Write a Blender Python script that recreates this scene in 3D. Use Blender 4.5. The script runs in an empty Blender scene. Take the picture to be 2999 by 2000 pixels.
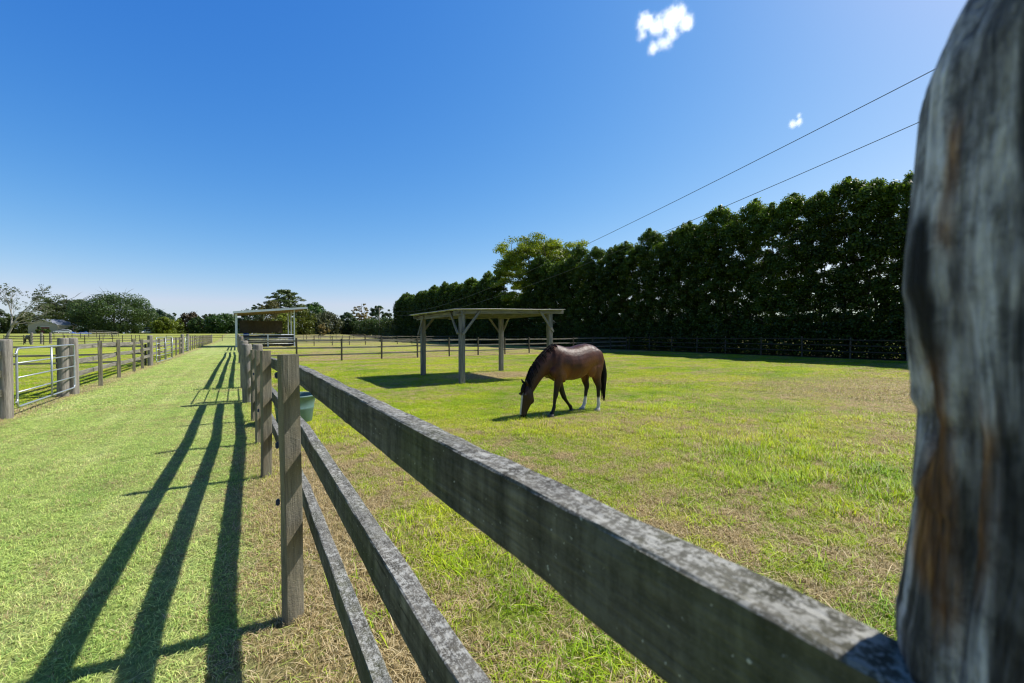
import bpy, bmesh, math, random
import numpy as np
from mathutils import Vector, Matrix, Euler, noise as mnoise

random.seed(7)
RNG = np.random.default_rng(11)
scene = bpy.context.scene
COL = scene.collection
PI = math.pi

# ------------------------------------------------------------------ camera numbers
PW, PH = 2999, 2000
FPX = PW * 15 / 36
CAM_H = 1.6
YAW = math.atan(800 / FPX)
PITCH = math.atan(22 / FPX)
SUN_EL = math.radians(49.5)
SUN_AZ = math.radians(97)          # clockwise from +Y (the lane direction)


def gz(x, y):
    """terrain height: flat paddocks, a small hump on the lane, a gentle rise far away"""
    d = math.hypot(x, y)
    t = min(1, max(0, (d - 100) / 90))
    z = 1.7 * t * t * (3 - 2 * t)
    z += 0.10 * math.exp(-((y - 34) / 5.0) ** 2) * math.exp(-((x + 0.9) / 1.1) ** 2)
    return z


def at_depth(px, Z):
    """ground spot a given distance ahead in a given picture direction"""
    xc = (px - PW / 2) / FPX * Z
    c, s = math.cos(YAW), math.sin(YAW)
    return (xc * c + Z * s, -xc * s + Z * c)


def size_at(pxs, Z):
    return pxs * Z / FPX


def height_at(py, Z, x, y):
    return CAM_H + (978 - py) * Z / FPX - gz(x, y)


# ------------------------------------------------------------------ object helpers
def thing(name, label, cat, loc=(0, 0, 0), rotz=0, group=None):
    o = bpy.data.objects.new(name, None)
    o.empty_display_size = 0.2
    COL.objects.link(o)
    o.location = loc
    o.rotation_euler = (0, 0, rotz)
    o['label'] = label
    o['category'] = cat
    if group:
        o['group'] = group
    return o


def tag(o, label=None, cat=None, group=None, kind=None):
    if label: o['label'] = label
    if cat: o['category'] = cat
    if group: o['group'] = group
    if kind: o['kind'] = kind
    return o


def mesh_from(name, verts, faces, mat=None, smooth=False):
    me = bpy.data.meshes.new(name)
    me.from_pydata([tuple(v) for v in verts], [], faces)
    if mat:
        me.materials.append(mat)
    if smooth:
        me.polygons.foreach_set('use_smooth', [True] * len(me.polygons))
    me.update()
    return me


def link(name, me, parent=None, loc=(0, 0, 0), rot=(0, 0, 0), scale=(1, 1, 1), label=None):
    o = bpy.data.objects.new(name, me)
    COL.objects.link(o)
    o.parent = parent
    o.location = loc
    o.rotation_euler = rot
    o.scale = scale
    if label:
        o['label'] = label
    return o


def dup(root, loc, rotz=0, label=None, group=None, scale=None):
    r = root.copy()
    COL.objects.link(r)
    r.location = loc
    r.rotation_euler = (0, 0, rotz)
    if scale: r.scale = scale
    if label: r['label'] = label
    if group: r['group'] = group
    for ch in list(root.children):
        c = ch.copy()
        COL.objects.link(c)
        c.parent = r
        for g in ch.children:
            d = g.copy()
            COL.objects.link(d)
            d.parent = c
    return r


class MB:
    """collects simple solids into one mesh"""
    def __init__(self):
        self.v, self.f = [], []

    def box(self, lo, hi, M=None):
        b = len(self.v)
        for z in (lo[2], hi[2]):
            for x, y in ((lo[0], lo[1]), (hi[0], lo[1]), (hi[0], hi[1]), (lo[0], hi[1])):
                p = Vector((x, y, z))
                self.v.append(M @ p if M else p)
        for q in ((3, 2, 1, 0), (4, 5, 6, 7), (0, 1, 5, 4), (1, 2, 6, 5), (2, 3, 7, 6), (3, 0, 4, 7)):
            self.f.append([b + i for i in q])

    def tube(self, pts, rad, n=8, cap=True):
        pts = [Vector(p) for p in pts]
        rr = rad if isinstance(rad, (list, tuple)) else [rad] * len(pts)
        b = len(self.v)
        ref = None
        for i, p in enumerate(pts):
            d = (pts[min(i + 1, len(pts) - 1)] - pts[max(i - 1, 0)])
            d = d.normalized() if d.length > 1e-9 else Vector((0, 0, 1))
            if ref is None:
                ref = d.orthogonal().normalized()
            u = (ref - d * ref.dot(d))
            u = u.normalized() if u.length > 1e-6 else d.orthogonal().normalized()
            ref = u
            w = d.cross(u)
            for k in range(n):
                a = 2 * PI * k / n
                self.v.append(p + (u * math.cos(a) + w * math.sin(a)) * rr[i])
        for i in range(len(pts) - 1):
            for k in range(n):
                k2 = (k + 1) % n
                self.f.append([b + i * n + k, b + i * n + k2, b + (i + 1) * n + k2, b + (i + 1) * n + k])
        if cap:
            self.f.append([b + k for k in range(n)][::-1])
            self.f.append([b + (len(pts) - 1) * n + k for k in range(n)])

    def prism(self, prof, y0, y1):
        """profile in x,z extruded along y"""
        b = len(self.v)
        n = len(prof)
        for y in (y0, y1):
            for x, z in prof:
                self.v.append(Vector((x, y, z)))
        self.f.append(list(range(b, b + n)))
        self.f.append(list(range(b + n, b + 2 * n))[::-1])
        for k in range(n):
            k2 = (k + 1) % n
            self.f.append([b + k2, b + k, b + n + k, b + n + k2])

    def ring(self, loops, cap=True):
        b = len(self.v)
        n = len(loops[0])
        for lp in loops:
            self.v.extend(Vector(p) for p in lp)
        for i in range(len(loops) - 1):
            for k in range(n):
                k2 = (k + 1) % n
                self.f.append([b + i * n + k, b + i * n + k2, b + (i + 1) * n + k2, b + (i + 1) * n + k])
        if cap:
            self.f.append([b + k for k in range(n)][::-1])
            self.f.append([b + (len(loops) - 1) * n + k for k in range(n)])

    def mesh(self, name, mat, smooth=False):
        return mesh_from(name, self.v, self.f, mat, smooth)

    def build(self, name, mat, parent=None, smooth=False, loc=(0, 0, 0), rot=(0, 0, 0), label=None):
        return link(name, self.mesh(name, mat, smooth), parent, loc, rot, label=label)


# ------------------------------------------------------------------ node helper
class NT:
    def __init__(self, tree):
        self.t = tree
        self.t.nodes.clear()

    def n(self, typ, ins=None, **props):
        nd = self.t.nodes.new(typ)
        for k, v in props.items():
            setattr(nd, k, v)
        for k, v in (ins or {}).items():
            s = nd.inputs[k]
            if hasattr(v, 'is_output') or isinstance(v, bpy.types.NodeSocket):
                self.t.links.new(v, s)
            else:
                s.default_value = v
        return nd

    def math(self, op, a, b=None, c=None, clamp=False):
        nd = self.t.nodes.new('ShaderNodeMath')
        nd.operation = op
        nd.use_clamp = clamp
        for i, v in enumerate((a, b, c)):
            if v is None: continue
            if isinstance(v, bpy.types.NodeSocket): self.t.links.new(v, nd.inputs[i])
            else: nd.inputs[i].default_value = v
        return nd.outputs[0]

    def mix(self, fac, a, b, blend='MIX'):
        nd = self.t.nodes.new('ShaderNodeMix')
        nd.data_type = 'RGBA'
        nd.blend_type = blend
        nd.clamp_factor = True
        for i, v in ((0, fac), (6, a), (7, b)):
            if isinstance(v, bpy.types.NodeSocket): self.t.links.new(v, nd.inputs[i])
            elif i == 0: nd.inputs[0].default_value = v
            else: nd.inputs[i].default_value = (*v[:3], 1)
        return nd.outputs[2]

    def ramp(self, fac, stops, interp='LINEAR'):
        nd = self.t.nodes.new('ShaderNodeValToRGB')
        cr = nd.color_ramp
        cr.interpolation = interp
        while len(cr.elements) < len(stops): cr.elements.new(0.5)
        for e, (p, c) in zip(cr.elements, stops):
            e.position = p
            e.color = (*c[:3], 1) if not isinstance(c, (int, float)) else (c, c, c, 1)
        self.t.links.new(fac, nd.inputs[0])
        return nd.outputs[0]

    def step(self, v, lo, hi):
        nd = self.t.nodes.new('ShaderNodeMapRange')
        nd.interpolation_type = 'SMOOTHSTEP'
        self.t.links.new(v, nd.inputs[0])
        nd.inputs[1].default_value = lo
        nd.inputs[2].default_value = hi
        return nd.outputs[0]

    def noise(self, vec, scale, detail=4, rough=0.55, dist=0.0):
        nd = self.n('ShaderNodeTexNoise', {'Vector': vec, 'Scale': scale, 'Detail': detail,
                                           'Roughness': rough, 'Distortion': dist})
        return nd.outputs['Fac']

    def link(self, a, b):
        self.t.links.new(a, b)


def new_mat(name):
    m = bpy.data.materials.new(name)
    m.use_nodes = True
    return m, NT(m.node_tree)


def finish(nt, shader):
    out = nt.n('ShaderNodeOutputMaterial')
    nt.link(shader, out.inputs[0])


def plain(name, col, rough=0.6, metal=0.0, var=0.12, scale=6.0, bump=0.0, spec=0.5):
    m, nt = new_mat(name)
    tc = nt.n('ShaderNodeTexCoord')
    f = nt.noise(tc.outputs['Object'], scale, 5, 0.6)
    c = nt.ramp(f, [(0.25, [v * (1 - var) for v in col]), (0.75, [min(1, v * (1 + var)) for v in col])])
    ins = {'Base Color': c, 'Roughness': rough, 'Metallic': metal, 'Specular IOR Level': spec}
    if bump:
        b = nt.n('ShaderNodeBump', {'Height': f, 'Strength': bump, 'Distance': 0.02})
        ins['Normal'] = b.outputs[0]
    p = nt.n('ShaderNodeBsdfPrincipled', ins)
    finish(nt, p.outputs[0])
    return m


def wood(name, axis, dark, light, green=0.3, lichen=0.5, saw=0.0, brown=0.0, offset=True, stain=0.0):
    """weathered fence timber; axis is the grain direction in object space"""
    m, nt = new_mat(name)
    tc = nt.n('ShaderNodeTexCoord')
    v = tc.outputs['Object']
    if offset:
        oi = nt.n('ShaderNodeObjectInfo')
        off = nt.n('ShaderNodeCombineXYZ', {0: nt.math('MULTIPLY', oi.outputs['Random'], 37.0),
                                            1: nt.math('MULTIPLY', oi.outputs['Random'], 91.0),
                                            2: nt.math('MULTIPLY', oi.outputs['Random'], 53.0)})
        v = nt.n('ShaderNodeVectorMath', {0: v, 1: off.outputs[0]}, operation='ADD').outputs[0]
    sc = {'x': (1.0, 16, 16), 'z': (16, 16, 1.0), 'y': (16, 1.0, 16)}[axis]
    g = nt.n('ShaderNodeMapping', {'Vector': v, 'Scale': sc}).outputs[0]
    n1 = nt.noise(g, 1.6, 8, 0.62, 0.4)
    n2 = nt.noise(g, 9.0, 4, 0.6)
    big = nt.noise(v, 2.2, 4, 0.6)
    med = nt.noise(v, 14.0, 6, 0.65)
    c = nt.ramp(n1, [(0.30, dark), (0.52, [(a + b) / 2 for a, b in zip(dark, light)]), (0.72, light)])
    c = nt.mix(0.55, c, nt.ramp(n2, [(0.3, 0.35), (0.7, 1.0)]), 'MULTIPLY')
    c = nt.mix(nt.math('MULTIPLY', nt.step(big, 0.42, 0.68), green), c, (0.078, 0.095, 0.030))
    if stain:
        # rain streaks running down the faces, and broad grey weathering
        rs = nt.noise(nt.n('ShaderNodeMapping', {'Vector': v, 'Scale': (22, 6, 2.2)}).outputs[0], 1.0, 5, 0.65)
        c = nt.mix(stain, c, nt.ramp(rs, [(0.32, 0.30), (0.5, 0.85), (0.68, 1.7)]), 'MULTIPLY')
        c = nt.mix(nt.math('MULTIPLY', nt.step(nt.noise(v, 7.0, 6, 0.7), 0.52, 0.70), 0.45), c, (0.17, 0.17, 0.15))
    if brown:
        c = nt.mix(nt.math('MULTIPLY', nt.step(nt.noise(g, 0.8, 5, 0.6), 0.5, 0.62), brown), c, (0.13, 0.07, 0.03))
    # thin dark checks along the grain
    chk = nt.step(nt.noise(g, 2.6, 3, 0.5), 0.33, 0.27)
    c = nt.mix(nt.math('MULTIPLY', chk, 0.8), c, (0.012, 0.011, 0.009))
    geo = nt.n('ShaderNodeNewGeometry')
    nz = nt.n('ShaderNodeSeparateXYZ', {0: geo.outputs['Normal']}).outputs[2]
    up = nt.step(nz, 0.25, 0.85)
    if lichen:
        # pale crust on faces that look up, a little on the sides
        l1 = nt.step(nt.noise(v, 62.0, 7, 0.72), 0.50, 0.57)
        l2 = nt.step(nt.noise(v, 190.0, 3, 0.6), 0.52, 0.60)
        l1 = nt.math('MULTIPLY', l1, nt.math('ADD', 0.45, nt.math('MULTIPLY', nt.step(nt.noise(v, 9.0, 4, 0.6), 0.40, 0.58), 0.55)))
        l = nt.math('MULTIPLY', nt.math('MAXIMUM', l1, nt.math('MULTIPLY', l2, 0.7)), nt.math('ADD', nt.math('MULTIPLY', up, 0.92), 0.07))
        c = nt.mix(nt.math('MULTIPLY', nt.math('MULTIPLY', up, 0.35), nt.step(med, 0.35, 0.6)), c, (0.27, 0.26, 0.235))
        c = nt.mix(nt.math('MULTIPLY', l, lichen), c, (0.50, 0.50, 0.46))
        sp = nt.step(nt.noise(v, 110.0, 2, 0.5), 0.70, 0.75)
        c = nt.mix(nt.math('MULTIPLY', sp, lichen), c, (0.62, 0.62, 0.57))
    h = nt.math('ADD', nt.math('MULTIPLY', n1, 0.7), nt.math('ADD', nt.math('MULTIPLY', n2, 0.35), nt.math('MULTIPLY', med, 0.3)))
    if saw:
        rot = nt.n('ShaderNodeMapping', {'Vector': v, 'Rotation': (0, math.radians(-32), 0)}).outputs[0]
        w = nt.n('ShaderNodeTexWave', {'Vector': rot, 'Scale': 34.0, 'Distortion': 7.0, 'Detail': 4.0,
                                       'Detail Scale': 2.0}, bands_direction='Z', wave_profile='SAW').outputs['Fac']
        wm = nt.math('MULTIPLY', w, nt.step(nt.noise(v, 3.0, 3), 0.35, 0.6))
        c = nt.mix(nt.math('MULTIPLY', wm, saw), c, (0.30, 0.27, 0.20))
        h = nt.math('ADD', h, nt.math('MULTIPLY', w, 0.15))
    b = nt.n('ShaderNodeBump', {'Height': h, 'Strength': 0.7, 'Distance': 0.012})
    p = nt.n('ShaderNodeBsdfPrincipled', {'Base Color': c, 'Roughness': 0.88, 'Normal': b.outputs[0],
                                          'Specular IOR Level': 0.25})
    finish(nt, p.outputs[0])
    return m


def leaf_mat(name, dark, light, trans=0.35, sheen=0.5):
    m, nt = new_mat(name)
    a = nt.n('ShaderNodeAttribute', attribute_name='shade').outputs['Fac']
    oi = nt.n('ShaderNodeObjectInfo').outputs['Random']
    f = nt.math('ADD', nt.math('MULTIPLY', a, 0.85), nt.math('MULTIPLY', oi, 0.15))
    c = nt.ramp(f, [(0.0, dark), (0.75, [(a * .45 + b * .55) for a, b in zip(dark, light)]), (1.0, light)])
    p = nt.n('ShaderNodeBsdfPrincipled', {'Base Color': c, 'Roughness': 0.42, 'Specular IOR Level': sheen})
    tcol = nt.mix(0.5, c, nt.n('ShaderNodeHueSaturation', {'Color': c, 'Hue': 0.475, 'Saturation': 1.2, 'Value': 1.9}).outputs[0])
    t = nt.n('ShaderNodeBsdfTranslucent', {'Color': tcol})
    mx = nt.n('ShaderNodeMixShader', {0: trans, 1: p.outputs[0], 2: t.outputs[0]})
    finish(nt, mx.outputs[0])
    return m


def bark_mat(name, dark, light):
    m, nt = new_mat(name)
    tc = nt.n('ShaderNodeTexCoord')
    g = nt.n('ShaderNodeMapping', {'Vector': tc.outputs['Object'], 'Scale': (6, 6, 1.2)}).outputs[0]
    n1 = nt.noise(g, 2.0, 8, 0.65)
    c = nt.ramp(n1, [(0.3, dark), (0.7, light)])
    b = nt.n('ShaderNodeBump', {'Height': n1, 'Strength': 0.8, 'Distance': 0.05})
    p = nt.n('ShaderNodeBsdfPrincipled', {'Base Color': c, 'Roughness': 0.9, 'Normal': b.outputs[0]})
    finish(nt, p.outputs[0])
    return m


# ------------------------------------------------------------------ turf colour (world position), shared by ground and grass
def make_turf_group():
    g = bpy.data.node_groups.new('TurfColour', 'ShaderNodeTree')
    g.interface.new_socket('Green', in_out='OUTPUT', socket_type='NodeSocketColor')
    g.interface.new_socket('Straw', in_out='OUTPUT', socket_type='NodeSocketFloat')
    g.interface.new_socket('Dirt', in_out='OUTPUT', socket_type='NodeSocketFloat')
    nt = NT(g)
    out = nt.n('NodeGroupOutput')
    pos = nt.n('ShaderNodeNewGeometry').outputs['Position']
    sx = nt.n('ShaderNodeSeparateXYZ', {0: pos})
    X, Y = sx.outputs[0], sx.outputs[1]
    big = nt.noise(pos, 0.16, 4, 0.6)
    mid = nt.noise(pos, 0.75, 5, 0.62)
    fine = nt.noise(pos, 3.2, 5, 0.65)
    # streaks along the lane (mower passes), streaks across the paddock
    mow = nt.noise(nt.n('ShaderNodeMapping', {'Vector': pos, 'Scale': (2.2, 0.10, 1)}).outputs[0], 1.0, 5, 0.6)
    drift = nt.noise(nt.n('ShaderNodeMapping', {'Vector': pos, 'Rotation': (0, 0, 0.5), 'Scale': (0.35, 0.9, 1)}).outputs[0], 0.7, 5, 0.6)
    lane = nt.math('MULTIPLY', nt.step(X, -4.3, -3.5), nt.step(X, 0.45, -0.05))
    # green: paddock vivid, lane paler and yellower
    gp = nt.ramp(nt.math('ADD', nt.math('MULTIPLY', big, 0.5), nt.math('MULTIPLY', mid, 0.5)),
                 [(0.37, (0.26, 0.45, 0.012)), (0.5, (0.49, 0.62, 0.020)), (0.63, (0.71, 0.71, 0.07))])
    gl = nt.ramp(nt.math('ADD', nt.math('MULTIPLY', mow, 0.6), nt.math('MULTIPLY', mid, 0.4)),
                 [(0.34, (0.45, 0.62, 0.15)), (0.5, (0.62, 0.75, 0.22)), (0.66, (0.80, 0.84, 0.36))])
    green = nt.mix(lane, gp, gl)
    far = nt.step(nt.math('SQRT', nt.math('ADD', nt.math('POWER', X, 2.0), nt.math('POWER', Y, 2.0))), 40, 120)
    green = nt.mix(nt.math('MULTIPLY', far, 0.6), green, (0.40, 0.44, 0.12))
    # straw: fence strips, worn drifts
    def band(v, c, w):
        return nt.step(nt.math('ABSOLUTE', nt.math('SUBTRACT', v, c)), w, w * 0.15)
    wob = nt.math('MULTIPLY', nt.math('SUBTRACT', mid, 0.5), 1.6)
    f1 = nt.math('MULTIPLY', band(nt.math('ADD', X, wob), 0.42, 0.85), 0.85)
    f1 = nt.math('MULTIPLY', f1, nt.step(Y, 12.0, 5.0))
    f2 = nt.math('MULTIPLY', nt.math('MULTIPLY', band(nt.math('ADD', Y, wob), 28.6, 2.6), nt.step(X, 0.5, 3.0)), 0.95)
    f2b = nt.math('MULTIPLY', nt.math('MULTIPLY', nt.step(Y, 28, 31), nt.step(nt.math('ADD', drift, nt.math('MULTIPLY', mid, 0.4)), 0.58, 0.76)), nt.step(X, 0.6, 3.0))
    f3 = nt.math('MULTIPLY', band(nt.math('ADD', X, nt.math('MULTIPLY', wob, 0.4)), -3.75, 0.45), 0.75)
    dx = nt.math('SUBTRACT', X, 8.3); dy = nt.math('SUBTRACT', Y, 14.2)
    r = nt.math('SQRT', nt.math('ADD', nt.math('POWER', nt.math('MULTIPLY', dx, 0.62), 2.0), nt.math('POWER', dy, 2.0)))
    f4 = nt.step(nt.math('ADD', r, nt.math('MULTIPLY', wob, 0.5)), 1.75, 0.8)
    dx = nt.math('SUBTRACT', X, 15.5); dy = nt.math('SUBTRACT', Y, 4.6)
    r = nt.math('SQRT', nt.math('ADD', nt.math('POWER', nt.math('MULTIPLY', dx, 0.42), 2.0), nt.math('POWER', nt.math('MULTIPLY', dy, 0.6), 2.0)))
    f5 = nt.math('MULTIPLY', nt.step(nt.math('ADD', r, nt.math('MULTIPLY', wob, 1.8)), 2.6, 0.8), 0.5)
    worn = nt.math('MULTIPLY', nt.step(nt.math('ADD', nt.math('MULTIPLY', drift, 0.6), nt.math('MULTIPLY', fine, 0.4)), 0.44, 0.64), 0.85)
    near_p = nt.math('MULTIPLY', nt.step(Y, 9.0, 4.5), nt.math('MULTIPLY', nt.step(X, 0.2, 0.8), 0.75))
    s = nt.math('MAXIMUM', f1, nt.math('MAXIMUM', f2, nt.math('MAXIMUM', f3, nt.math('MAXIMUM', f4, f5))))
    s = nt.math('MAXIMUM', s, nt.math('MULTIPLY', worn, nt.math('SUBTRACT', 1.0, nt.math('MULTIPLY', lane, 0.45))))
    s = nt.math('MAXIMUM', s, f2b)
    s = nt.math('ADD', s, nt.math('MULTIPLY', near_p, fine))
    s = nt.math('ADD', s, nt.math('MULTIPLY', nt.math('SUBTRACT', fine, 0.5), 0.5), clamp=True)
    dirt = nt.math('MULTIPLY', nt.step(X, 31.5, 34.0), nt.step(X, 39.0, 37.0))
    nt.link(green, out.inputs['Green'])
    nt.link(s, out.inputs['Straw'])
    nt.link(dirt, out.inputs['Dirt'])
    return g


TURF = make_turf_group()


def ground_material():
    m, nt = new_mat('turf_ground')
    tg = nt.n('ShaderNodeGroup', node_tree=TURF)
    pos = nt.n('ShaderNodeNewGeometry').outputs['Position']
    sp = nt.noise(pos, 26.0, 6, 0.7)
    sp2 = nt.noise(pos, 8.0, 5, 0.65)
    straw = nt.ramp(sp, [(0.3, (0.28, 0.20, 0.10)), (0.55, (0.54, 0.42, 0.23)), (0.75, (0.72, 0.59, 0.36))])
    c = nt.mix(nt.math('MULTIPLY', tg.outputs['Straw'], 0.92), tg.outputs['Green'], straw)
    k = nt.ramp(nt.math('ADD', nt.math('MULTIPLY', sp, 0.6), nt.math('MULTIPLY', sp2, 0.4)), [(0.30, 0.42), (0.52, 0.85), (0.72, 1.10)])
    c = nt.mix(1.0, c, k, 'MULTIPLY')
    dn = nt.n('ShaderNodeVectorMath', {0: pos}, operation='LENGTH').outputs['Value']
    kk = nt.ramp(nt.step(dn, 9.0, 34.0), [(0.0, 0.85), (1.0, 1.0)])
    c = nt.mix(1.0, c, kk, 'MULTIPLY')
    c = nt.mix(tg.outputs['Dirt'], c, nt.ramp(sp2, [(0.35, (0.045, 0.036, 0.022)), (0.7, (0.11, 0.085, 0.05))]))
    b = nt.n('ShaderNodeBump', {'Height': nt.math('ADD', sp, sp2), 'Strength': 0.9, 'Distance': 0.06})
    p = nt.n('ShaderNodeBsdfPrincipled', {'Base Color': c, 'Roughness': 0.95, 'Normal': b.outputs[0], 'Specular IOR Level': 0.1})
    finish(nt, p.outputs[0])
    return m


def blade_material(name, tall=False):
    m, nt = new_mat(name)
    tg = nt.n('ShaderNodeGroup', node_tree=TURF)
    at = nt.n('ShaderNodeAttribute', attribute_name='blade')
    sep = nt.n('ShaderNodeSeparateColor', {0: at.outputs['Color']})
    rnd, tip, rnd2 = sep.outputs[0], sep.outputs[1], sep.outputs[2]
    st = tg.outputs['Straw']
    thr = nt.math('MULTIPLY', st, 0.35 if tall else 0.95)
    if not tall:
        thr = nt.math('ADD', thr, 0.04)
    is_straw = nt.step(nt.math('SUBTRACT', rnd, thr), 0.03, -0.03)
    green = nt.mix(1.0, tg.outputs['Green'], nt.ramp(rnd2, [(0.0, (0.42, 0.58, 0.50)), (0.5, (1.0, 1.05, 0.95)), (1.0, (1.5, 1.36, 1.6))]), 'MULTIPLY')
    straw = nt.ramp(rnd2, [(0.0, (0.36, 0.26, 0.11)), (0.5, (0.66, 0.52, 0.27)), (1.0, (0.88, 0.75, 0.47))])
    c = nt.mix(is_straw, green, straw)
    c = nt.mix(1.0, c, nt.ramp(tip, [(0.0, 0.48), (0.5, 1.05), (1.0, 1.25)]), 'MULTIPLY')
    gn = nt.n('ShaderNodeNewGeometry').outputs['Normal']
    nn = nt.n('ShaderNodeVectorMath', {0: nt.n('ShaderNodeVectorMath', {0: gn, 3: 0.45}, operation='SCALE').outputs[0], 1: (0.1, 0, 1.0)}, operation='ADD').outputs[0]
    nn = nt.n('ShaderNodeVectorMath', {0: nn}, operation='NORMALIZE').outputs[0]
    p = nt.n('ShaderNodeBsdfPrincipled', {'Base Color': c, 'Roughness': 0.5, 'Specular IOR Level': 0.3, 'Normal': nn})
    t = nt.n('ShaderNodeBsdfTranslucent', {'Color': nt.n('ShaderNodeHueSaturation', {'Color': c, 'Saturation': 1.15, 'Value': 1.2}).outputs[0]})
    mx = nt.n('ShaderNodeMixShader', {0: 0.30, 1: p.outputs[0], 2: t.outputs[0]})
    finish(nt, mx.outputs[0])
    return m


# ------------------------------------------------------------------ world, sun, camera
world = bpy.data.worlds.new('World')
scene.world = world
world.use_nodes = True
wn = NT(world.node_tree)
sky = wn.n('ShaderNodeTexSky', sky_type='NISHITA', sun_disc=False, sun_elevation=SUN_EL,
           sun_rotation=SUN_AZ, altitude=0.0, air_density=1.0, dust_density=0.6, ozone_density=2.2)
# deepen the clear-day blue: a per-channel contrast curve on the physical sky
sepc = wn.n('ShaderNodeSeparateColor', {0: sky.outputs[0]})
SK = 0.115
ch = []
for i, (k, g) in enumerate(((2.15, 1.85), (1.17, 1.08), (1.08, 0.50))):
    v = wn.math('MULTIPLY', sepc.outputs[i], SK)
    ch.append(wn.math('MULTIPLY', wn.math('POWER', v, g), k / SK))
ch[0] = wn.math('MINIMUM', ch[0], wn.math('MULTIPLY', ch[1], 0.86))
cc = wn.n('ShaderNodeCombineColor', {0: ch[0], 1: ch[1], 2: ch[2]})
# sky dimmed out of frame, overhead and behind, to cut fill light in shadows
dv = wn.n('ShaderNodeTexCoord').outputs['Generated']
dz = wn.n('ShaderNodeSeparateXYZ', {0: dv}).outputs[2]
zen = wn.step(dz, 0.60, 0.88)
anti = wn.step(wn.n('ShaderNodeVectorMath', {0: dv, 1: (math.sin(math.radians(60)), math.cos(math.radians(60)), 0)}, operation='DOT_PRODUCT').outputs['Value'], 0.05, -0.45)
dk = wn.math('MULTIPLY', wn.math('SUBTRACT', 1.0, wn.math('MULTIPLY', zen, 0.88)), wn.math('SUBTRACT', 1.0, wn.math('MULTIPLY', anti, 0.30)))
skc = wn.mix(1.0, cc.outputs[0], wn.n('ShaderNodeCombineColor', {0: dk, 1: dk, 2: dk}).outputs[0], 'MULTIPLY')
bg = wn.n('ShaderNodeBackground', {'Color': skc, 'Strength': SK})
wo = wn.n('ShaderNodeOutputWorld')
wn.link(bg.outputs[0], wo.inputs[0])

sd = bpy.data.lights.new('sun', 'SUN')
sd.energy = 5.0
sd.angle = math.radians(0.53)
sd.color = (1.0, 0.955, 0.88)
so = bpy.data.objects.new('sun', sd)
COL.objects.link(so)
sdir = Vector((math.sin(SUN_AZ) * math.cos(SUN_EL), math.cos(SUN_AZ) * math.cos(SUN_EL), math.sin(SUN_EL)))
so.rotation_euler = sdir.to_track_quat('Z', 'Y').to_euler()
so.location = (20, -5, 30)

cd = bpy.data.cameras.new('camera')
cd.lens = 15
cd.sensor_width = 36
cd.clip_start = 0.01
cd.clip_end = 6000
cd.dof.use_dof = True
cd.dof.focus_distance = 7.0
cd.dof.aperture_fstop = 5.6
cam = bpy.data.objects.new('camera', cd)
COL.objects.link(cam)
cam.location = (0, 0, CAM_H)
cam.rotation_euler = (PI / 2 - PITCH, 0, -YAW)
scene.camera = cam
scene.view_settings.view_transform = 'Standard'
scene.view_settings.look = 'None'
scene.view_settings.exposure = 0
scene.render.film_transparent = False
cy = scene.cycles
cy.use_denoising = True
scene.render.filter_size = 1.2
cy.filter_width = 1.2
cy.max_bounces = 8
cy.diffuse_bounces = 3
cy.glossy_bounces = 2
cy.transmission_bounces = 4
cy.transparent_max_bounces = 8
cy.volume_bounces = 5
cy.sample_clamp_indirect = 4.0

# ------------------------------------------------------------------ materials
M = {}
M['rail'] = wood('weathered_rail', 'x', (0.030, 0.028, 0.022), (0.22, 0.205, 0.165), stain=0.8, green=0.5, lichen=0.82)
M['post'] = wood('sawn_post', 'z', (0.13, 0.115, 0.082), (0.46, 0.41, 0.30), green=0.22, lichen=0.5, saw=0.45, brown=0.15)
M['strainer'] = wood('grey_strainer', 'z', (0.16, 0.14, 0.12), (0.55, 0.50, 0.44), green=0.05, lichen=0.25, brown=0.15)
M['rail_dark'] = wood('dark_shaded_rail', 'x', (0.018, 0.016, 0.013), (0.07, 0.062, 0.05), green=0.3, lichen=0.12)  # timber darkened: the hedge's shade is painted into the rail colour
M['rail_far'] = wood('grey_far_rail', 'x', (0.16, 0.145, 0.12), (0.46, 0.42, 0.35), green=0.15, lichen=0.7)
M['post_dark'] = wood('dark_far_post', 'z', (0.05, 0.042, 0.032), (0.16, 0.14, 0.11), green=0.1, lichen=0.5)
M['shelter'] = wood('shelter_timber_upright', 'z', (0.115, 0.112, 0.112), (0.38, 0.365, 0.355), green=0.0, lichen=0.2, brown=0.08)
M['shelter_x'] = wood('shelter_timber_beam', 'x', (0.11, 0.107, 0.106), (0.35, 0.335, 0.325), green=0.0, lichen=0.2, brown=0.1)
M['galv'] = plain('galvanised_steel', (0.46, 0.49, 0.52), 0.42, 0.55, 0.15, 25)
M['wire'] = plain('dark_wire', (0.06, 0.065, 0.075), 0.5, 0.4)
M['insul'] = plain('blue_insulator', (0.02, 0.045, 0.11), 0.5)
M['bucket'] = plain('green_plastic', (0.13, 0.225, 0.215), 0.42, 0, 0.18, 5, 0.05)
M['soil'] = plain('dark_soil', (0.03, 0.025, 0.02), 0.95)
M['white_metal'] = plain('white_painted_steel', (0.56, 0.63, 0.74), 0.4, 0.0, 0.08)
M['roof_under'] = plain('shed_purlin_timber', (0.30, 0.22, 0.15), 0.8)
M['shade'] = plain('brown_shade_cloth', (0.085, 0.068, 0.042), 0.9, 0, 0.25, 3)
M['rubber'] = plain('black_rubber_belt', (0.018, 0.02, 0.024), 0.7)
M['blue'] = plain('blue_plastic', (0.015, 0.06, 0.33), 0.4)
M['tarp'] = plain('blue_tarpaulin', (0.03, 0.12, 0.50), 0.5, 0, 0.3, 3)
M['cream'] = plain('cream_cladding', (0.62, 0.53, 0.38), 0.7)
M['grey_wall'] = plain('grey_cladding', (0.34, 0.32, 0.28), 0.75)
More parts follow.
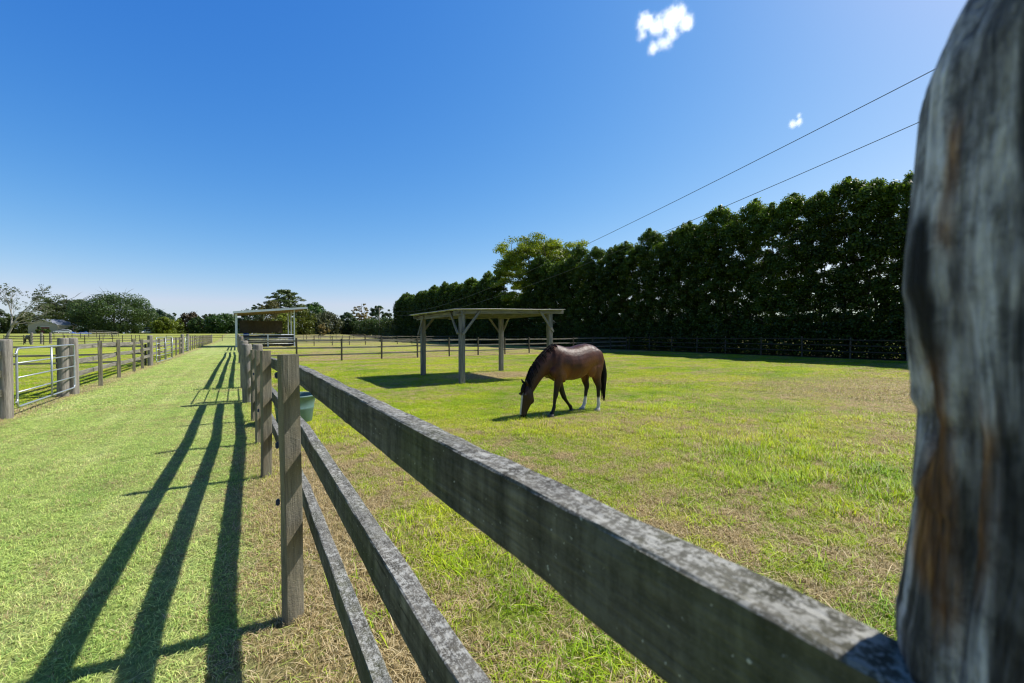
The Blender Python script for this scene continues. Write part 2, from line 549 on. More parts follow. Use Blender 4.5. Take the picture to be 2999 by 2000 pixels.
M['maroon'] = plain('maroon_door', (0.12, 0.018, 0.025), 0.5)
M['roof_steel'] = plain('pale_steel_roof', (0.27, 0.29, 0.34), 0.5, 0.0)
M['roof_white'] = plain('white_trim', (0.75, 0.75, 0.73), 0.5)
M['car_white'] = plain('white_car_paint', (0.75, 0.76, 0.77), 0.25, 0, 0.03)
M['car_silver'] = plain('silver_car_paint', (0.42, 0.46, 0.52), 0.28, 0.4, 0.05)
M['glass'] = plain('dark_car_glass', (0.02, 0.025, 0.03), 0.08)
M['tyre'] = plain('tyre_rubber', (0.02, 0.02, 0.02), 0.8)
M['rim'] = plain('wheel_rim', (0.4, 0.4, 0.42), 0.35, 0.6)
M['bark'] = bark_mat('grey_brown_bark', (0.035, 0.028, 0.02), (0.13, 0.11, 0.085))
M['bark_pale'] = bark_mat('pale_bark', (0.20, 0.18, 0.16), (0.46, 0.43, 0.39))
M['pole'] = bark_mat('pole_timber', (0.20, 0.18, 0.15), (0.38, 0.35, 0.30))
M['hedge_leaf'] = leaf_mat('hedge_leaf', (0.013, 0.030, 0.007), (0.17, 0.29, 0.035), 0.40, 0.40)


# ------------------------------------------------------------------ ground
def build_ground():
    def axis(lo, hi):
        a = list(np.arange(-60, 60.1, 1.0))
        s, v = 1.0, 60.0
        while v < hi:
            s *= 1.12
            v += s
            a.append(v)
        s, v = 1.0, -60.0
        while v > lo:
            s *= 1.12
            v -= s
            a.insert(0, v)
        return np.array(a)
    xs = np.array(sorted(set([round(float(v), 3) for v in axis(-3500, 3500)] + [round(float(v), 3) for v in np.arange(-1.5, 1.01, 0.1)])))
    ys = axis(-3500, 3500)
    verts = [(x, y, gz(x, y)) for y in ys for x in xs]
    nx = len(xs)
    faces = [(j * nx + i, j * nx + i + 1, (j + 1) * nx + i + 1, (j + 1) * nx + i)
             for j in range(len(ys) - 1) for i in range(nx - 1)]
    me = mesh_from('ground', verts, faces, ground_material(), True)
    o = link('ground', me)
    tag(o, kind='structure', label='mown grass paddocks and lane reaching to the horizon')


build_ground()


# ------------------------------------------------------------------ grass: instanced tufts on real points
def tuft_mesh(name, size, n, hmin, hmax, w, mat, flat=0.3, lean=0.7, seg=2):
    P = RNG.uniform(-size / 2, size / 2, (n, 2))
    verts, faces, cols = [], [], []
    for k in range(n):
        x, y = P[k]
        az = RNG.uniform(0, 2 * PI)
        h = RNG.uniform(hmin, hmax)
        ln = RNG.uniform(0.1, lean) if RNG.random() > flat else RNG.uniform(1.2, 2.4)
        d = np.array([math.cos(az), math.sin(az)])
        side = np.array([-d[1], d[0]])
        ww = w * RNG.uniform(0.6, 1.3)
        r1, r2 = RNG.random(), RNG.random()
        b = len(verts)
        L = h * math.sqrt(1 + ln * ln) * 0.75
        for i in range(seg + 1):
            t = i / seg
            hor = ln * h * t * t if ln < 1.2 else L * t
            up = h * (t - 0.25 * t * t * min(ln, 1)) if ln < 1.2 else 0.008 + h * 0.45 * math.sin(t * 2.0)
            wt = ww * (1 - t ** 1.5)
            c = np.array([x, y]) + d * hor
            if i < seg:
                verts.append((c[0] - side[0] * wt / 2, c[1] - side[1] * wt / 2, up))
                verts.append((c[0] + side[0] * wt / 2, c[1] + side[1] * wt / 2, up))
                cols += [(r1, t, r2, 1)] * 2
            else:
                verts.append((c[0], c[1], up))
                cols.append((r1, 1.0, r2, 1))
        for i in range(seg - 1):
            faces.append((b + 2 * i, b + 2 * i + 1, b + 2 * i + 3, b + 2 * i + 2))
        faces.append((b + 2 * seg - 2, b + 2 * seg - 1, b + 2 * seg))
    me = mesh_from(name, verts, faces, mat)
    ca = me.color_attributes.new('blade', 'FLOAT_COLOR', 'POINT')
    ca.data.foreach_set('color', np.array(cols, dtype=np.float32).ravel())
    return me


def instance_group(name, srcs):
    """a geometry-node tree that puts the given sources on the points of the object's own mesh"""
    col = bpy.data.collections.new(name + '_sources')
    for i, me in enumerate(srcs):
        o = bpy.data.objects.new('grass_tuft_source_%d' % i, me)
        col.objects.link(o)
    g = bpy.data.node_groups.new(name, 'GeometryNodeTree')
    g.interface.new_socket('Geometry', in_out='INPUT', socket_type='NodeSocketGeometry')
    g.interface.new_socket('Geometry', in_out='OUTPUT', socket_type='NodeSocketGeometry')
    N = g.nodes
    gi, go = N.new('NodeGroupInput'), N.new('NodeGroupOutput')
    ci = N.new('GeometryNodeCollectionInfo')
    ci.inputs['Collection'].default_value = col
    ci.inputs['Separate Children'].default_value = True
    ci.inputs['Reset Children'].default_value = True
    iop = N.new('GeometryNodeInstanceOnPoints')
    iop.inputs['Pick Instance'].default_value = True
    def attr(nm, dt):
        a = N.new('GeometryNodeInputNamedAttribute')
        a.data_type = dt
        a.inputs['Name'].default_value = nm
        return a.outputs['Attribute']
    cx = N.new('ShaderNodeCombineXYZ')
    sx = N.new('ShaderNodeCombineXYZ')
    L = g.links
    L.new(attr('rot', 'FLOAT'), cx.inputs[2])
    L.new(attr('scl', 'FLOAT'), sx.inputs[0]); L.new(attr('scl', 'FLOAT'), sx.inputs[1]); L.new(attr('hgt', 'FLOAT'), sx.inputs[2])
    L.new(gi.outputs[0], iop.inputs['Points'])
    L.new(ci.outputs[0], iop.inputs['Instance'])
    L.new(attr('idx', 'INT'), iop.inputs['Instance Index'])
    e2r = N.new('FunctionNodeEulerToRotation')
    L.new(cx.outputs[0], e2r.inputs[0])
    L.new(e2r.outputs[0], iop.inputs['Rotation'])
    L.new(sx.outputs[0], iop.inputs['Scale'])
    L.new(iop.outputs[0], go.inputs[0])
    return g


def scatter(name, pts, srcs, label):
    me = bpy.data.meshes.new(name)
    me.from_pydata([(p[0], p[1], p[2]) for p in pts], [], [])
    for nm, k, ty in (('rot', 3, 'FLOAT'), ('scl', 4, 'FLOAT'), ('hgt', 5, 'FLOAT')):
        a = me.attributes.new(nm, ty, 'POINT')
        a.data.foreach_set('value', np.array([p[k] for p in pts], dtype=np.float32))
    a = me.attributes.new('idx', 'INT', 'POINT')
    a.data.foreach_set('value', RNG.integers(0, len(srcs), len(pts)).astype(np.int32))
    o = link(name, me)
    md = o.modifiers.new('tufts', 'NODES')
    md.node_group = instance_group(name, srcs)
    tag(o, label, kind='stuff')
    return o


def in_view(x, y, margin=0.12):
    c, s = math.cos(YAW), math.sin(YAW)
    xc, z = x * c - y * s, x * s + y * c
    return z > -0.2 and abs(xc) < (1.2 + margin) * z + 1.2


def nz(x, y, s, o=0.0):
    return mnoise.noise(Vector((x * s + o, y * s - o, o * 0.37)))


def build_grass():
    bm, bt = blade_material('lawn_blade'), blade_material('tall_blade', True)
    near = [tuft_mesh('lawn_near', 0.34, 420, 0.022, 0.05, 0.0042, bm, 0.42) for _ in range(6)]
    far = [tuft_mesh('lawn_far', 0.6, 420, 0.028, 0.055, 0.010, bm, 0.35, seg=1) for _ in range(5)]
    tall = [tuft_mesh('tall_tuft', 0.16, 16, 0.06, 0.15, 0.0075, bt, 0.12, 0.9, seg=3) for _ in range(6)]
    P = []
    st = 0.235
    n = int(16 / st)
    for i in range(-n, n):
        for j in range(-n, n):
            x, y = i * st + random.uniform(-.08, .08), j * st + random.uniform(-.08, .08)
            d = math.hypot(x, y)
            if d > 13 or d < 0.5 or not in_view(x, y): continue
            k = 0.9 + 0.5 * nz(x, y, 0.9) + 0.3 * nz(x, y, 3.1, 5)
            lane = x < 0.15
            h = (0.75 if lane else 1.05) * max(0.45, k)
            P.append((x, y, gz(x, y), random.uniform(0, 6.28), random.uniform(0.95, 1.15), h))
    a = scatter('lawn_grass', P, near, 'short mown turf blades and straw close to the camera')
    P = []
    st = 0.42
    n = int(46 / st)
    for i in range(-n, n):
        for j in range(-n, n):
            x, y = i * st + random.uniform(-.15, .15), j * st + random.uniform(-.15, .15)
            d = math.hypot(x, y)
            if d > 44 or d < 12.4 or x > 32 or not in_view(x, y, 0.05): continue
            if d > 28 and random.random() < (d - 28) / 16: continue
            k = 0.9 + 0.6 * nz(x, y, 0.5) + 0.3 * nz(x, y, 2.1, 5)
            P.append((x, y, gz(x, y), random.uniform(0, 6.28), random.uniform(0.95, 1.2), max(0.4, k) * (0.8 if -3.8 < x < .2 else 1.1)))
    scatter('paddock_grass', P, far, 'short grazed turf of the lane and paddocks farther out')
    P = []
    for _ in range(26000):
        x, y = random.uniform(0.5, 17), random.uniform(-2, 14)
        d = math.hypot(x, y)
        if not in_view(x, y) or d < 0.8: continue
        w = 0.5 + 0.9 * nz(x, y, 0.55, 3.3) + 0.55 * nz(x, y, 1.9, 8.1)
        az = math.degrees(math.atan2(x, y))
        w += 0.38 * min(1, max(0, (az - 38) / 30)) - 0.36
        if d > 9: w -= 0.12 * (d - 9)
        if (x - 15.5) ** 2 * .18 + (y - 4.6) ** 2 * .4 < 4: w -= 0.5
        if random.random() > w * 1.15: continue
        P.append((x, y, gz(x, y), random.uniform(0, 6.28), random.uniform(0.8, 1.3), random.uniform(0.45, 1.0) * (0.7 + 0.5 * max(0, w))))
    # tufts at post feet
    for _ in range(160):
        px = random.choice([0.24, 5.93, 9.4, 5.93, -3.8])
        py = {0.24: random.choice([5.46, 7.2, 9.1]), 5.93: random.choice([12.24, 15.6]), 9.4: random.choice([12.24, 15.6]), -3.8: random.uniform(12, 27)}[px]
        x, y = px + random.gauss(0, .14), py + random.gauss(0, .14)
        P.append((x, y, gz(x, y), random.uniform(0, 6.28), 0.8, random.uniform(0.3, 0.75)))
    scatter('long_grass', P, tall, 'longer bright green grass tufts in the right paddock')


build_grass()


# ------------------------------------------------------------------ timber pieces
def rough_board(L, h, t, seg, seed, amp=0.004, chip=0.0, straight=False):
    """board along +x from 0 to L, thickness t (y), height h (z), centred on y=0,z=0, with worn arrises"""
    rnd = random.Random(seed)
    prof = []
    c = min(t, h) * (0.06 if straight else 0.10)
    hy, hz = t / 2, h / 2
    for (y, z) in ((-hy, -hz + c), (-hy, -hz * 0.33), (-hy, hz * 0.33), (-hy, hz - c), (-hy + c, hz), (0, hz), (hy - c, hz),
                   (hy, hz - c), (hy, hz * 0.33), (hy, -hz * 0.33), (hy, -hz + c), (hy - c, -hz), (0, -hz), (-hy + c, -hz)):
        prof.append((y, z))
    mb = MB()
    loops = []
    o = rnd.uniform(0, 100)
    bow = 0.0 if straight else rnd.uniform(-1, 1) * 0.004 * L
    for i in range(seg + 1):
        x = L * i / seg
        s = math.sin(PI * i / seg)
        lp = []
        for k, (y, z) in enumerate(prof):
            n1 = mnoise.noise(Vector((x * 3 + o, k * 1.7, 0)))
            n2 = mnoise.noise(Vector((x * 14 + o, k * 2.9, 5)))
            d = amp * (n1 + 0.6 * n2)
            e = 0.0
            if chip and k in (3, 4, 6, 7, 13, 0, 10, 11):
                e = chip * max(0, mnoise.noise(Vector((x * 5 + o * 2, k // 3, 9))) - 0.15)
            sy = (y / hy) if hy else 0
            sz = (z / hz) if hz else 0
            lp.append((x, y + sy * d - sy * e * .5, z + sz * d - sz * e + bow * s))
        loops.append(lp)
    mb.ring(loops)
    return mb


def rough_post(w, t, h, seed, amp=0.004):
    """square sawn post, foot at z=-0.3, top at h"""
    b = rough_board(h + 0.3, w, t, max(6, int(h / 0.12)), seed, amp, 0.006)
    mb = MB()
    mb.v = [Vector((v[2], v[1], v[0] - 0.3)) for v in b.v]
    mb.f = [f[::-1] for f in b.f]
    return mb


def round_post(r, h, seed, seg=22, dome=0.02):
    rnd = random.Random(seed)
    o = rnd.uniform(0, 100)
    mb = MB()
    loops = []
    zs = [-0.3] + list(np.linspace(0, h - 0.05, 11)) + [h - 0.025, h - 0.008, h]
    ax, ay = rnd.uniform(-.02, .02), rnd.uniform(-.02, .02)
    split = rnd.uniform(0, 2 * PI)
    for z in zs:
        k = 1.0 - 0.06 * z / h
        if z > h - 0.03: k *= 0.97 if z < h - 0.01 else (0.93 if z < h - 0.004 else 0.78)
        lp = []
        for i in range(seg):
            a = 2 * PI * i / seg
            n = mnoise.noise(Vector((math.cos(a) * 1.6 + o, math.sin(a) * 1.6, z * 0.6)))
            n2 = mnoise.noise(Vector((math.cos(a) * 6 + o, math.sin(a) * 6, z * 0.5)))
            rr = r * k * (1 + 0.05 * n + 0.035 * n2)
            da = abs((a - split + PI) % (2 * PI) - PI)
            if da < 0.16: rr *= 0.90
            zz = z + (0.012 * n2 if z > h - 0.03 else 0)
            lp.append((rr * math.cos(a) + ax * z, rr * math.sin(a) + ay * z, zz))
        loops.append(lp)
    mb.ring(loops)
    return mb


POSTS = [rough_post(0.10, 0.055, 1.49, s).mesh('square_post', M['post']) for s in range(4)]
POSTS_D = [rough_post(0.09, 0.07, 1.36, 20 + s).mesh('square_post', M['post_dark']) for s in range(3)]
ROUNDS = [round_post(0.115, 1.56, 40 + s).mesh('round_post', M['strainer'], True) for s in range(5)]


def rail_piece(fence, p0, p1, h=0.10, t=0.045, mat='rail', seed=0, near=False, name='rail'):
    p0, p1 = Vector(p0), Vector(p1)
    d = p1 - p0
    L = d.length
    seg = max(4, int(L / (0.045 if near else 0.35)))
    mb = rough_board(L, h, t, seg, seed, 0.0030 if near else 0.006, 0.006 if near else 0.008, near)
    rz = math.atan2(d.y, d.x)
    ry = -math.asin(max(-1, min(1, d.z / L)))
    return link(name, mb.mesh(name, M[mat]), fence, p0 - fence.location, (0, ry, rz))


def put_post(fence, x, y, kind='square', h=None, rot=None, mat=None):
    rnd = random.Random(int(x * 977 + y * 131))
    z = gz(x, y)
    if kind == 'round':
        me = rnd.choice(ROUNDS); base = 1.56; nm = 'strainer_post'
    elif kind == 'dark':
        me = rnd.choice(POSTS_D); base = 1.36; nm = 'post'
    else:
        me = rnd.choice(POSTS); base = 1.49; nm = 'post'
    h = h or base
    lean = (rnd.uniform(-.012, .012), rnd.uniform(-.012, .012), (rot if rot is not None else 0.25) + rnd.uniform(-.04, .04) + (rnd.uniform(0, 6) if kind == 'round' else 0))
    return link(nm, me, fence, Vector((x, y, z)) - fence.location, lean, (1, 1, h / base))


# ---- the near fence on the right of the lane
nf = thing('timber_fence', 'weathered three-rail timber fence in the foreground running away along the right of the lane', 'fence', (0.24, 2.65, 0))
XF = 0.24
put_post(nf, 0.24, 2.65, h=1.487, rot=.42)
for y, h in ((5.46, 1.415), (7.2, 1.367), (9.1, 1.31)):
    put_post(nf, 0.24 if y < 9 else 0.225, y, h=h, rot=random.uniform(.42, .52))
STR = [(0.17, 11.65), (0.14, 14.95), (0.08, 27.5), (0.02, 44.3), (-0.02, 49.2)]
for x, y in STR:
    put_post(nf, x, y, 'round', h={11.65: 1.37, 14.95: 1.40, 27.5: 1.46, 44.3: 1.56, 49.2: 1.58}[y])
put_post(nf, 0.36, 11.95, 'round', h=1.35)
reg = [17.6, 20.0, 22.5, 25.0, 30.2, 33, 35.8, 38.6, 41.5, 51.5, 54, 56.6, 59.2]
for y in reg:
    put_post(nf, 0.20 - 0.004 * y, y, h=1.36)
hts = (1.322, 0.935, 0.512)
seedc = 100
def near_rails(y0, y1, near, x0=0.361, x1=0.361, dz0=(0, 0, 0), dz1=(0, 0, 0), h=0.116):
    global seedc
    for k, zc in enumerate(hts):
        seedc += 1
        rail_piece(nf, (x0, y0, zc + dz0[k]), (x1, y1, zc + dz1[k]), h, 0.054, 'rail', seedc, near)
near_rails(0.03, 3.10, True, 0.361, 0.361, (0.008, -0.050, -0.092), (-0.001, 0.006, 0.041))
near_rails(3.104, 7.7, True, 0.361, 0.352, (0.000, 0.004, 0.038), (-.125, -.15, -.105))
near_rails(7.704, 11.6, False, 0.352, 0.30, (-.125, -.15, -.105), (-.15, -.15, -.10))
for a, b in ((15.0, 19.9), (19.904, 24.9), (24.904, 30.1), (30.104, 35.7), (35.704, 41.4), (41.404, 44.2), (49.3, 54), (54.004, 59.2), (59.204, 61.3)):
    near_rails(a, b, False, 0.27 - 0.004 * a, 0.27 - 0.004 * b, (-.10, -.06, 0), (-.10, -.06, 0))
for (y, z) in ((2.70, 1.37), (2.70, 0.98), (2.70, 0.66), (5.50, 0.75), (7.24, 1.02)):
    b = MB(); b.box((-.010, -.008, -.012), (.010, .008, .012)); b.tube([(0, 0, -.018), (0, 0, .018)], .006, 8)
    b.build('insulator', M['insul'], nf, loc=Vector((0.175, y, z)) - nf.location)


# ---- the big split strainer post beside the camera
def corner_post():
    prof = [(1.30, -20), (1.342, -36), (1.369, -10), (1.380, -20), (1.401, -20), (1.409, -10), (1.433, 3), (1.457, 15), (1.4865, 31), (1.490, 20),
            (1.504, 22), (1.527, 28), (1.544, 31), (1.554, 8), (1.562, 9), (1.594, -2), (1.621, -7), (1.630, -17), (1.662, -10), (1.686, 0),
            (1.718, 12), (1.757, 25), (1.767, 35), (1.783, 63), (1.807, 105), (1.831, 178), (1.847, 242), (1.87, 380), (1.90, 560)]
    # worn outline: inward wear in units of 0.186 mm
    zs = list(np.linspace(-0.3, 1.2, 14)) + list(np.linspace(1.22, 1.90, 230))
    n = 150
    o = 3.7
    mb = MB()
    loops = []
    face = PI                                    # the cavity faces the lane (-x)
    zz = [p[0] for p in prof]; ww = [p[1] for p in prof]
    for zt in zs:
        z = 1.6 + (zt - 1.6) * 1.06          # outline table is spaced for a slightly larger post
        wob = float(np.interp(z, zz, ww, left=0)) * 0.000176
        top = 0.0
        if z > 1.757:
            top = (wob - 0.0044) * (1 + 0.5 * min(1, max(0, (z - 1.79) / 0.05)))
            wob = 0.0044
        lp = []
        for i in range(n):
            a = 2 * PI * i / n
            ca, sa = math.cos(a), math.sin(a)
            n1 = mnoise.noise(Vector((ca * 2.2 + o, sa * 2.2, z * 0.7)))
            n2 = mnoise.noise(Vector((ca * 8 + o, sa * 8, z * 0.9)))
            n3 = mnoise.noise(Vector((ca * 22 + o, sa * 22, z * 5)))
            da = abs((a - math.radians(106) + PI) % (2 * PI) - PI)
            r = 0.152 + (0.005 * n1 + 0.006 * n2) * min(1, max(.12, da / .5)) + 0.0018 * n3
            r -= wob * math.exp(-(da / 0.55) ** 2) * (1.0 if da < 1.5 else 0)
            # splits and the rotten hollow
            dc = abs((a - math.radians(118) + PI) % (2 * PI) - PI)
            cav = math.exp(-((z - 1.555) / 0.035) ** 2) * math.exp(-(dc / 0.09) ** 2)
            cav2 = math.exp(-((z - 1.37) / 0.13) ** 2) * math.exp(-((a - math.radians(127)) / 0.05) ** 2)
            r -= 0.022 * cav + 0.008 * cav2
            dcr = abs((a - math.radians(132 + 3 * math.sin(z * 9)) + PI) % (2 * PI) - PI)
            r -= 0.015 * math.exp(-(dcr / 0.05) ** 2) * (0.5 + 0.5 * math.sin(z * 14))
            r = max(0.004, r - top)
            lp.append((r * ca, r * sa, zt))
        loops.append(lp)
    mb.ring(loops)
    m, nt = new_mat('split_strainer_timber')
    tc = nt.n('ShaderNodeTexCoord')
    v = tc.outputs['Object']
    g = nt.n('ShaderNodeMapping', {'Vector': v, 'Scale': (46, 46, 5.5)}).outputs[0]
    blot = nt.noise(v, 42.0, 6, 0.7)
    n1 = nt.noise(g, 1.3, 6, 0.6, 0.5)
    n2 = nt.noise(g, 5.0, 5, 0.6)
    c = nt.ramp(n1, [(0.38, (0.018, 0.018, 0.020)), (0.48, (0.075, 0.073, 0.077)), (0.56, (0.30, 0.29, 0.30)), (0.64, (0.75, 0.72, 0.73))])
    cl = nt.ramp(n1, [(0.34, (0.13, 0.12, 0.13)), (0.45, (0.52, 0.49, 0.51)), (0.60, (0.93, 0.88, 0.90))])
    c = nt.mix(nt.n('ShaderNodeAttribute', attribute_name='pale').outputs['Fac'], c, cl)
    c = nt.mix(0.6, c, nt.ramp(n2, [(0.3, 0.5), (0.7, 1.25)]), 'MULTIPLY')
    c = nt.mix(0.75, c, nt.ramp(blot, [(0.38, 0.25), (0.50, 0.95), (0.65, 1.3)]), 'MULTIPLY')
    at = nt.n('ShaderNodeAttribute', attribute_name='rot').outputs['Fac']
    rotc = nt.ramp(n2, [(0.3, (0.03, 0.012, 0.004)), (0.5, (0.26, 0.10, 0.022)), (0.72, (0.70, 0.32, 0.08))])
    c = nt.mix(at, c, rotc)
    c = nt.mix(nt.n('ShaderNodeAttribute', attribute_name='hollow').outputs['Fac'], c, (0.008, 0.005, 0.003))
    bb = nt.n('ShaderNodeBump', {'Height': nt.math('ADD', n1, n2), 'Strength': 0.8, 'Distance': 0.015})
    p = nt.n('ShaderNodeBsdfPrincipled', {'Base Color': c, 'Roughness': 0.85, 'Normal': bb.outputs[0], 'Specular IOR Level': 0.3})
    finish(nt, p.outputs[0])
    me = mb.mesh('corner_post', m, True)
    at = me.attributes.new('rot', 'FLOAT', 'POINT')
    vals, holes, pales = [], [], []
    dg_k = 2.0
    for vv in mb.v:
        a = math.atan2(vv.y, vv.x) % (2 * PI)
        z = 1.6 + (vv.z - 1.6) * 1.06
        dg = 117 + (math.degrees(a) - 118) / .83 + 2.5 * mnoise.noise(Vector((z * 16, 0, 1))) + 1.2 * mnoise.noise(Vector((z * 50, dg_k, 1)))
        bump = lambda c, w: math.exp(-((dg - c) / w) ** 4)
        rng_ = lambda lo, hi, e: min(1, max(0, (hi - z) / e)) * min(1, max(0, (z - lo) / e))
        hole = bump(122, 10) * rng_(1.575, 1.685, .014) * (1 if dg < 128 + (1.66 - z) * 60 else .0)
        d1 = bump(119, 7) * rng_(1.43, 1.60, .02)
        d2 = bump(129, 2.6) * rng_(1.40, 1.60, .03)
        d3 = bump(133, 1.8) * rng_(1.64, 1.735, .02)
        d4 = bump(142, 3.5) * rng_(1.45, 1.575, .03)
        d1, d2, d3, d4 = .95 * d1, .7 * d2, .8 * d3, .8 * d4
        pales.append(min(1, .10 + 1.0 * bump(128, 15) * rng_(1.655, 1.86, .03) + .75 * bump(136, 5) * rng_(1.50, 1.70, .04) + .6 * bump(112, 3) * rng_(1.30, 1.48, .03) + .5 * bump(132, 6) * rng_(1.30, 1.47, .03)))
        holes.append(min(1, hole + .5 * bump(118, 2) * rng_(1.36, 1.60, .02)))
        vals.append(min(1, d1 + d2 + d3 + d4))
    at.data.foreach_set('value', np.array(vals, dtype=np.float32))
    at3 = me.attributes.new('pale', 'FLOAT', 'POINT')
    at3.data.foreach_set('value', np.array(pales, dtype=np.float32))
    at2 = me.attributes.new('hollow', 'FLOAT', 'POINT')
    at2.data.foreach_set('value', np.array(holes, dtype=np.float32))
    link('strainer_post', me, nf, Vector((0.431, -0.045, 0)) - nf.location, label='massive split grey corner post with a rotted brown hollow')


corner_post()


# ------------------------------------------------------------------ tube gates
def tube_gate(name, label, p0, p1, z0=0.18, z1=1.28, bars=3, ups=(0.5,), r=0.019, group=None):
    p0, p1 = Vector(p0), Vector(p1)
    d = p1 - p0
    L = d.length
    t = thing(name, label, 'gate', (p0.x, p0.y, gz(p0.x, p0.y)), math.atan2(d.y, d.x), group)
    f = MB()
    c = 0.09
    loop = []
    for (cx, cz, a0) in ((c, z0 + c, 180), (L - c, z0 + c, 270), (L - c, z1 - c, 0), (c, z1 - c, 90)):
        for k in range(5):
            a = math.radians(a0 + 22.5 * k)
            loop.append((cx + c * math.cos(a), 0, cz + c * math.sin(a)))
    loop.append(loop[0])
    f.tube(loop, r, 8, cap=False)
    f.build('gate_frame', M['galv'], t, True)
    for i in range(bars):
        z = z0 + (z1 - z0) * (i + 1) / (bars + 1)
        b = MB(); b.tube([(r * .8, 0, z), (L - r * .8, 0, z)], r * .8, 8); b.build('rail', M['galv'], t, True)
    for u in ups:
        b = MB(); b.tube([(L * u, -r * 1.4, z0), (L * u, -r * 1.4, z1 - 0.02)], r * .95, 8); b.build('upright', M['galv'], t, True)
    ch = MB()
    for k in range(7):
        q = Vector((L + 0.01 + 0.024 * k, 0.0, (z0 + z1) / 2 + 0.1 - 0.012 * math.sin(k * 0.5)))
        ring = [(q.x + 0.017 * math.cos(a), q.y + (0.010 * math.sin(a) if k % 2 else 0), q.z + (0 if k % 2 else 0.010 * math.sin(a))) for a in np.linspace(0, 2 * PI, 9)]
        ch.tube(ring, 0.0035, 5, cap=False)
    ch.build('chain', M['galv'], t, True)
    for z in (z0 + 0.1, z1 - 0.1):
        b = MB(); b.tube([(-0.10, 0, z), (-0.019, 0, z)], 0.012, 8); b.tube([(-0.012, 0, z - .05), (-0.012, 0, z + .05)], 0.017, 8)
        b.build('hinge', M['galv'], t, True)
    return t


tube_gate('tube_gate', 'galvanised five-bar tube gate closed between round posts at the left of the lane', (-3.585, 11.98, 0), (-3.64, 15.60, 0), 0.20, 1.32, 3)
tube_gate('tube_gate', 'silver tube gate swung open flat against the left lane fence', (-3.58, 28.35, 0), (-3.44, 33.3, 0), 0.15, 1.42, 3, (0.5, 0.96))
tube_gate('tube_gate', 'pale tube gate seen nearly edge-on farther along the left side of the lane', (-3.92, 44.35, 0), (-3.96, 49.0, 0), 0.15, 1.32, 4)
tube_gate('tube_gate', 'thin tube gate behind the foreground fence posts closed between two right-hand round posts', (0.15, 11.83, 0), (0.13, 14.78, 0), 0.2, 1.28, 3, (0.5,), 0.014)
tube_gate('tube_gate', 'thin tube gate at the far right of the lane just before the white shed', (0.02, 44.5, 0), (-0.01, 49.0, 0), 0.2, 1.28, 3, (0.5,), 0.014)


# ---- left lane fence
lf = thing('timber_fence', 'grey post-and-rail fence along the left side of the mown lane', 'fence', (-3.75, 15.6, 0))
for x, y, h in ((-3.72, 11.87, 1.50), (-3.80, 15.35, 1.50), (-3.71, 15.78, 1.50), (-3.76, 27.85, 1.53), (-3.92, 44.1, 1.58), (-3.98, 49.2, 1.6), (-4.15, 94.6, 1.5)):
    put_post(lf, x, y, 'round', h=h)
for x, y in ((-3.72, 9.0), (-3.7, 6.4)):
    put_post(lf, x, y)
LP = [(-3.60, 17.9, 1.40), (-3.69, 20.8, 1.40), (-3.76, 23.9, 1.38), (-3.72, 25.5, 1.36), (-3.82, 31.3, 1.33), (-3.88, 34.2, 1.33), (-3.92, 37.5, 1.34),
      (-3.92, 40.0, 1.36), (-3.90, 42.0, 1.37)]
LP += [(-4.0 - 0.003 * (y - 50), y, 1.42) for y in (52, 54.5, 57, 59.5, 62, 64.5, 67, 69.5, 72, 74.5, 77, 79.5, 82, 84.5, 87, 89.5, 92)]
for x, y, h in LP:
    put_post(lf, x, y, h=h)
for k, z in enumerate((1.22, 0.86, 0.50)):
    for a, b, xa, xb in ((15.9, 20.75, -3.79, -3.78), (20.754, 25.45, -3.78, -3.80), (25.454, 27.75, -3.80, -3.78), (27.95, 34.1, -3.9, -3.96),
                         (34.104, 40, -3.96, -3.99), (40.004, 44.0, -3.99, -3.97), (49.3, 57, -4.05, -4.07), (57.004, 67, -4.07, -4.1), (67.004, 79, -4.1, -4.14),
                         (79.004, 94.5, -4.14, -4.18)):
        seedc += 1
        rail_piece(lf, (xa, a, z + random.uniform(-.02, .03)), (xb, b, z + random.uniform(-.03, .03)), 0.13, 0.045, 'rail_far', seedc)
    seedc += 1
    rail_piece(lf, (-3.72, 6.3, z + .02), (-3.74, 11.80, z), 0.13, 0.045, 'rail', seedc, True)


# ------------------------------------------------------------------ other paddock fences
def line_fence(label, pts, step, heights, post_h=1.36, rail_h=0.09, mat='rail_far', post='dark', jitter=0.06, strainers=(), bays=2):
    """pts: polyline; posts every step; rails two bays long on the far side"""
    global seedc
    f = thing('timber_fence', label, 'fence', (pts[0][0], pts[0][1], gz(*pts[0])))
    for i in range(len(pts) - 1):
        a, b = Vector((*pts[i], 0)), Vector((*pts[i + 1], 0))
        L = (b - a).length
        n = max(1, round(L / step))
        d = (b - a) / n
        ang = math.atan2(d.y, d.x)
        nrm = Vector((-d.y, d.x, 0)).normalized()
        P = [a + d * k + nrm * random.uniform(-jitter, jitter) * .3 for k in range(n + 1)]
        for k, p in enumerate(P):
            if i and k == 0: continue
            put_post(f, p.x, p.y, post, h=post_h * random.uniform(.97, 1.03), rot=ang)
        for hz in heights:
            k = 0
            while k < n:
                k2 = min(n, k + bays)
                q0, q1 = P[k] + nrm * 0.065, P[k2] + nrm * 0.065
                e = (q1 - q0).normalized() * 0.003
                seedc += 1
                rail_piece(f, (q0.x + e.x, q0.y + e.y, gz(q0.x, q0.y) + hz + random.uniform(-jitter, jitter) * .4),
                           (q1.x - e.x, q1.y - e.y, gz(q1.x, q1.y) + hz + random.uniform(-jitter, jitter) * .4), rail_h, 0.045, mat, seedc)
                k = k2
    return f


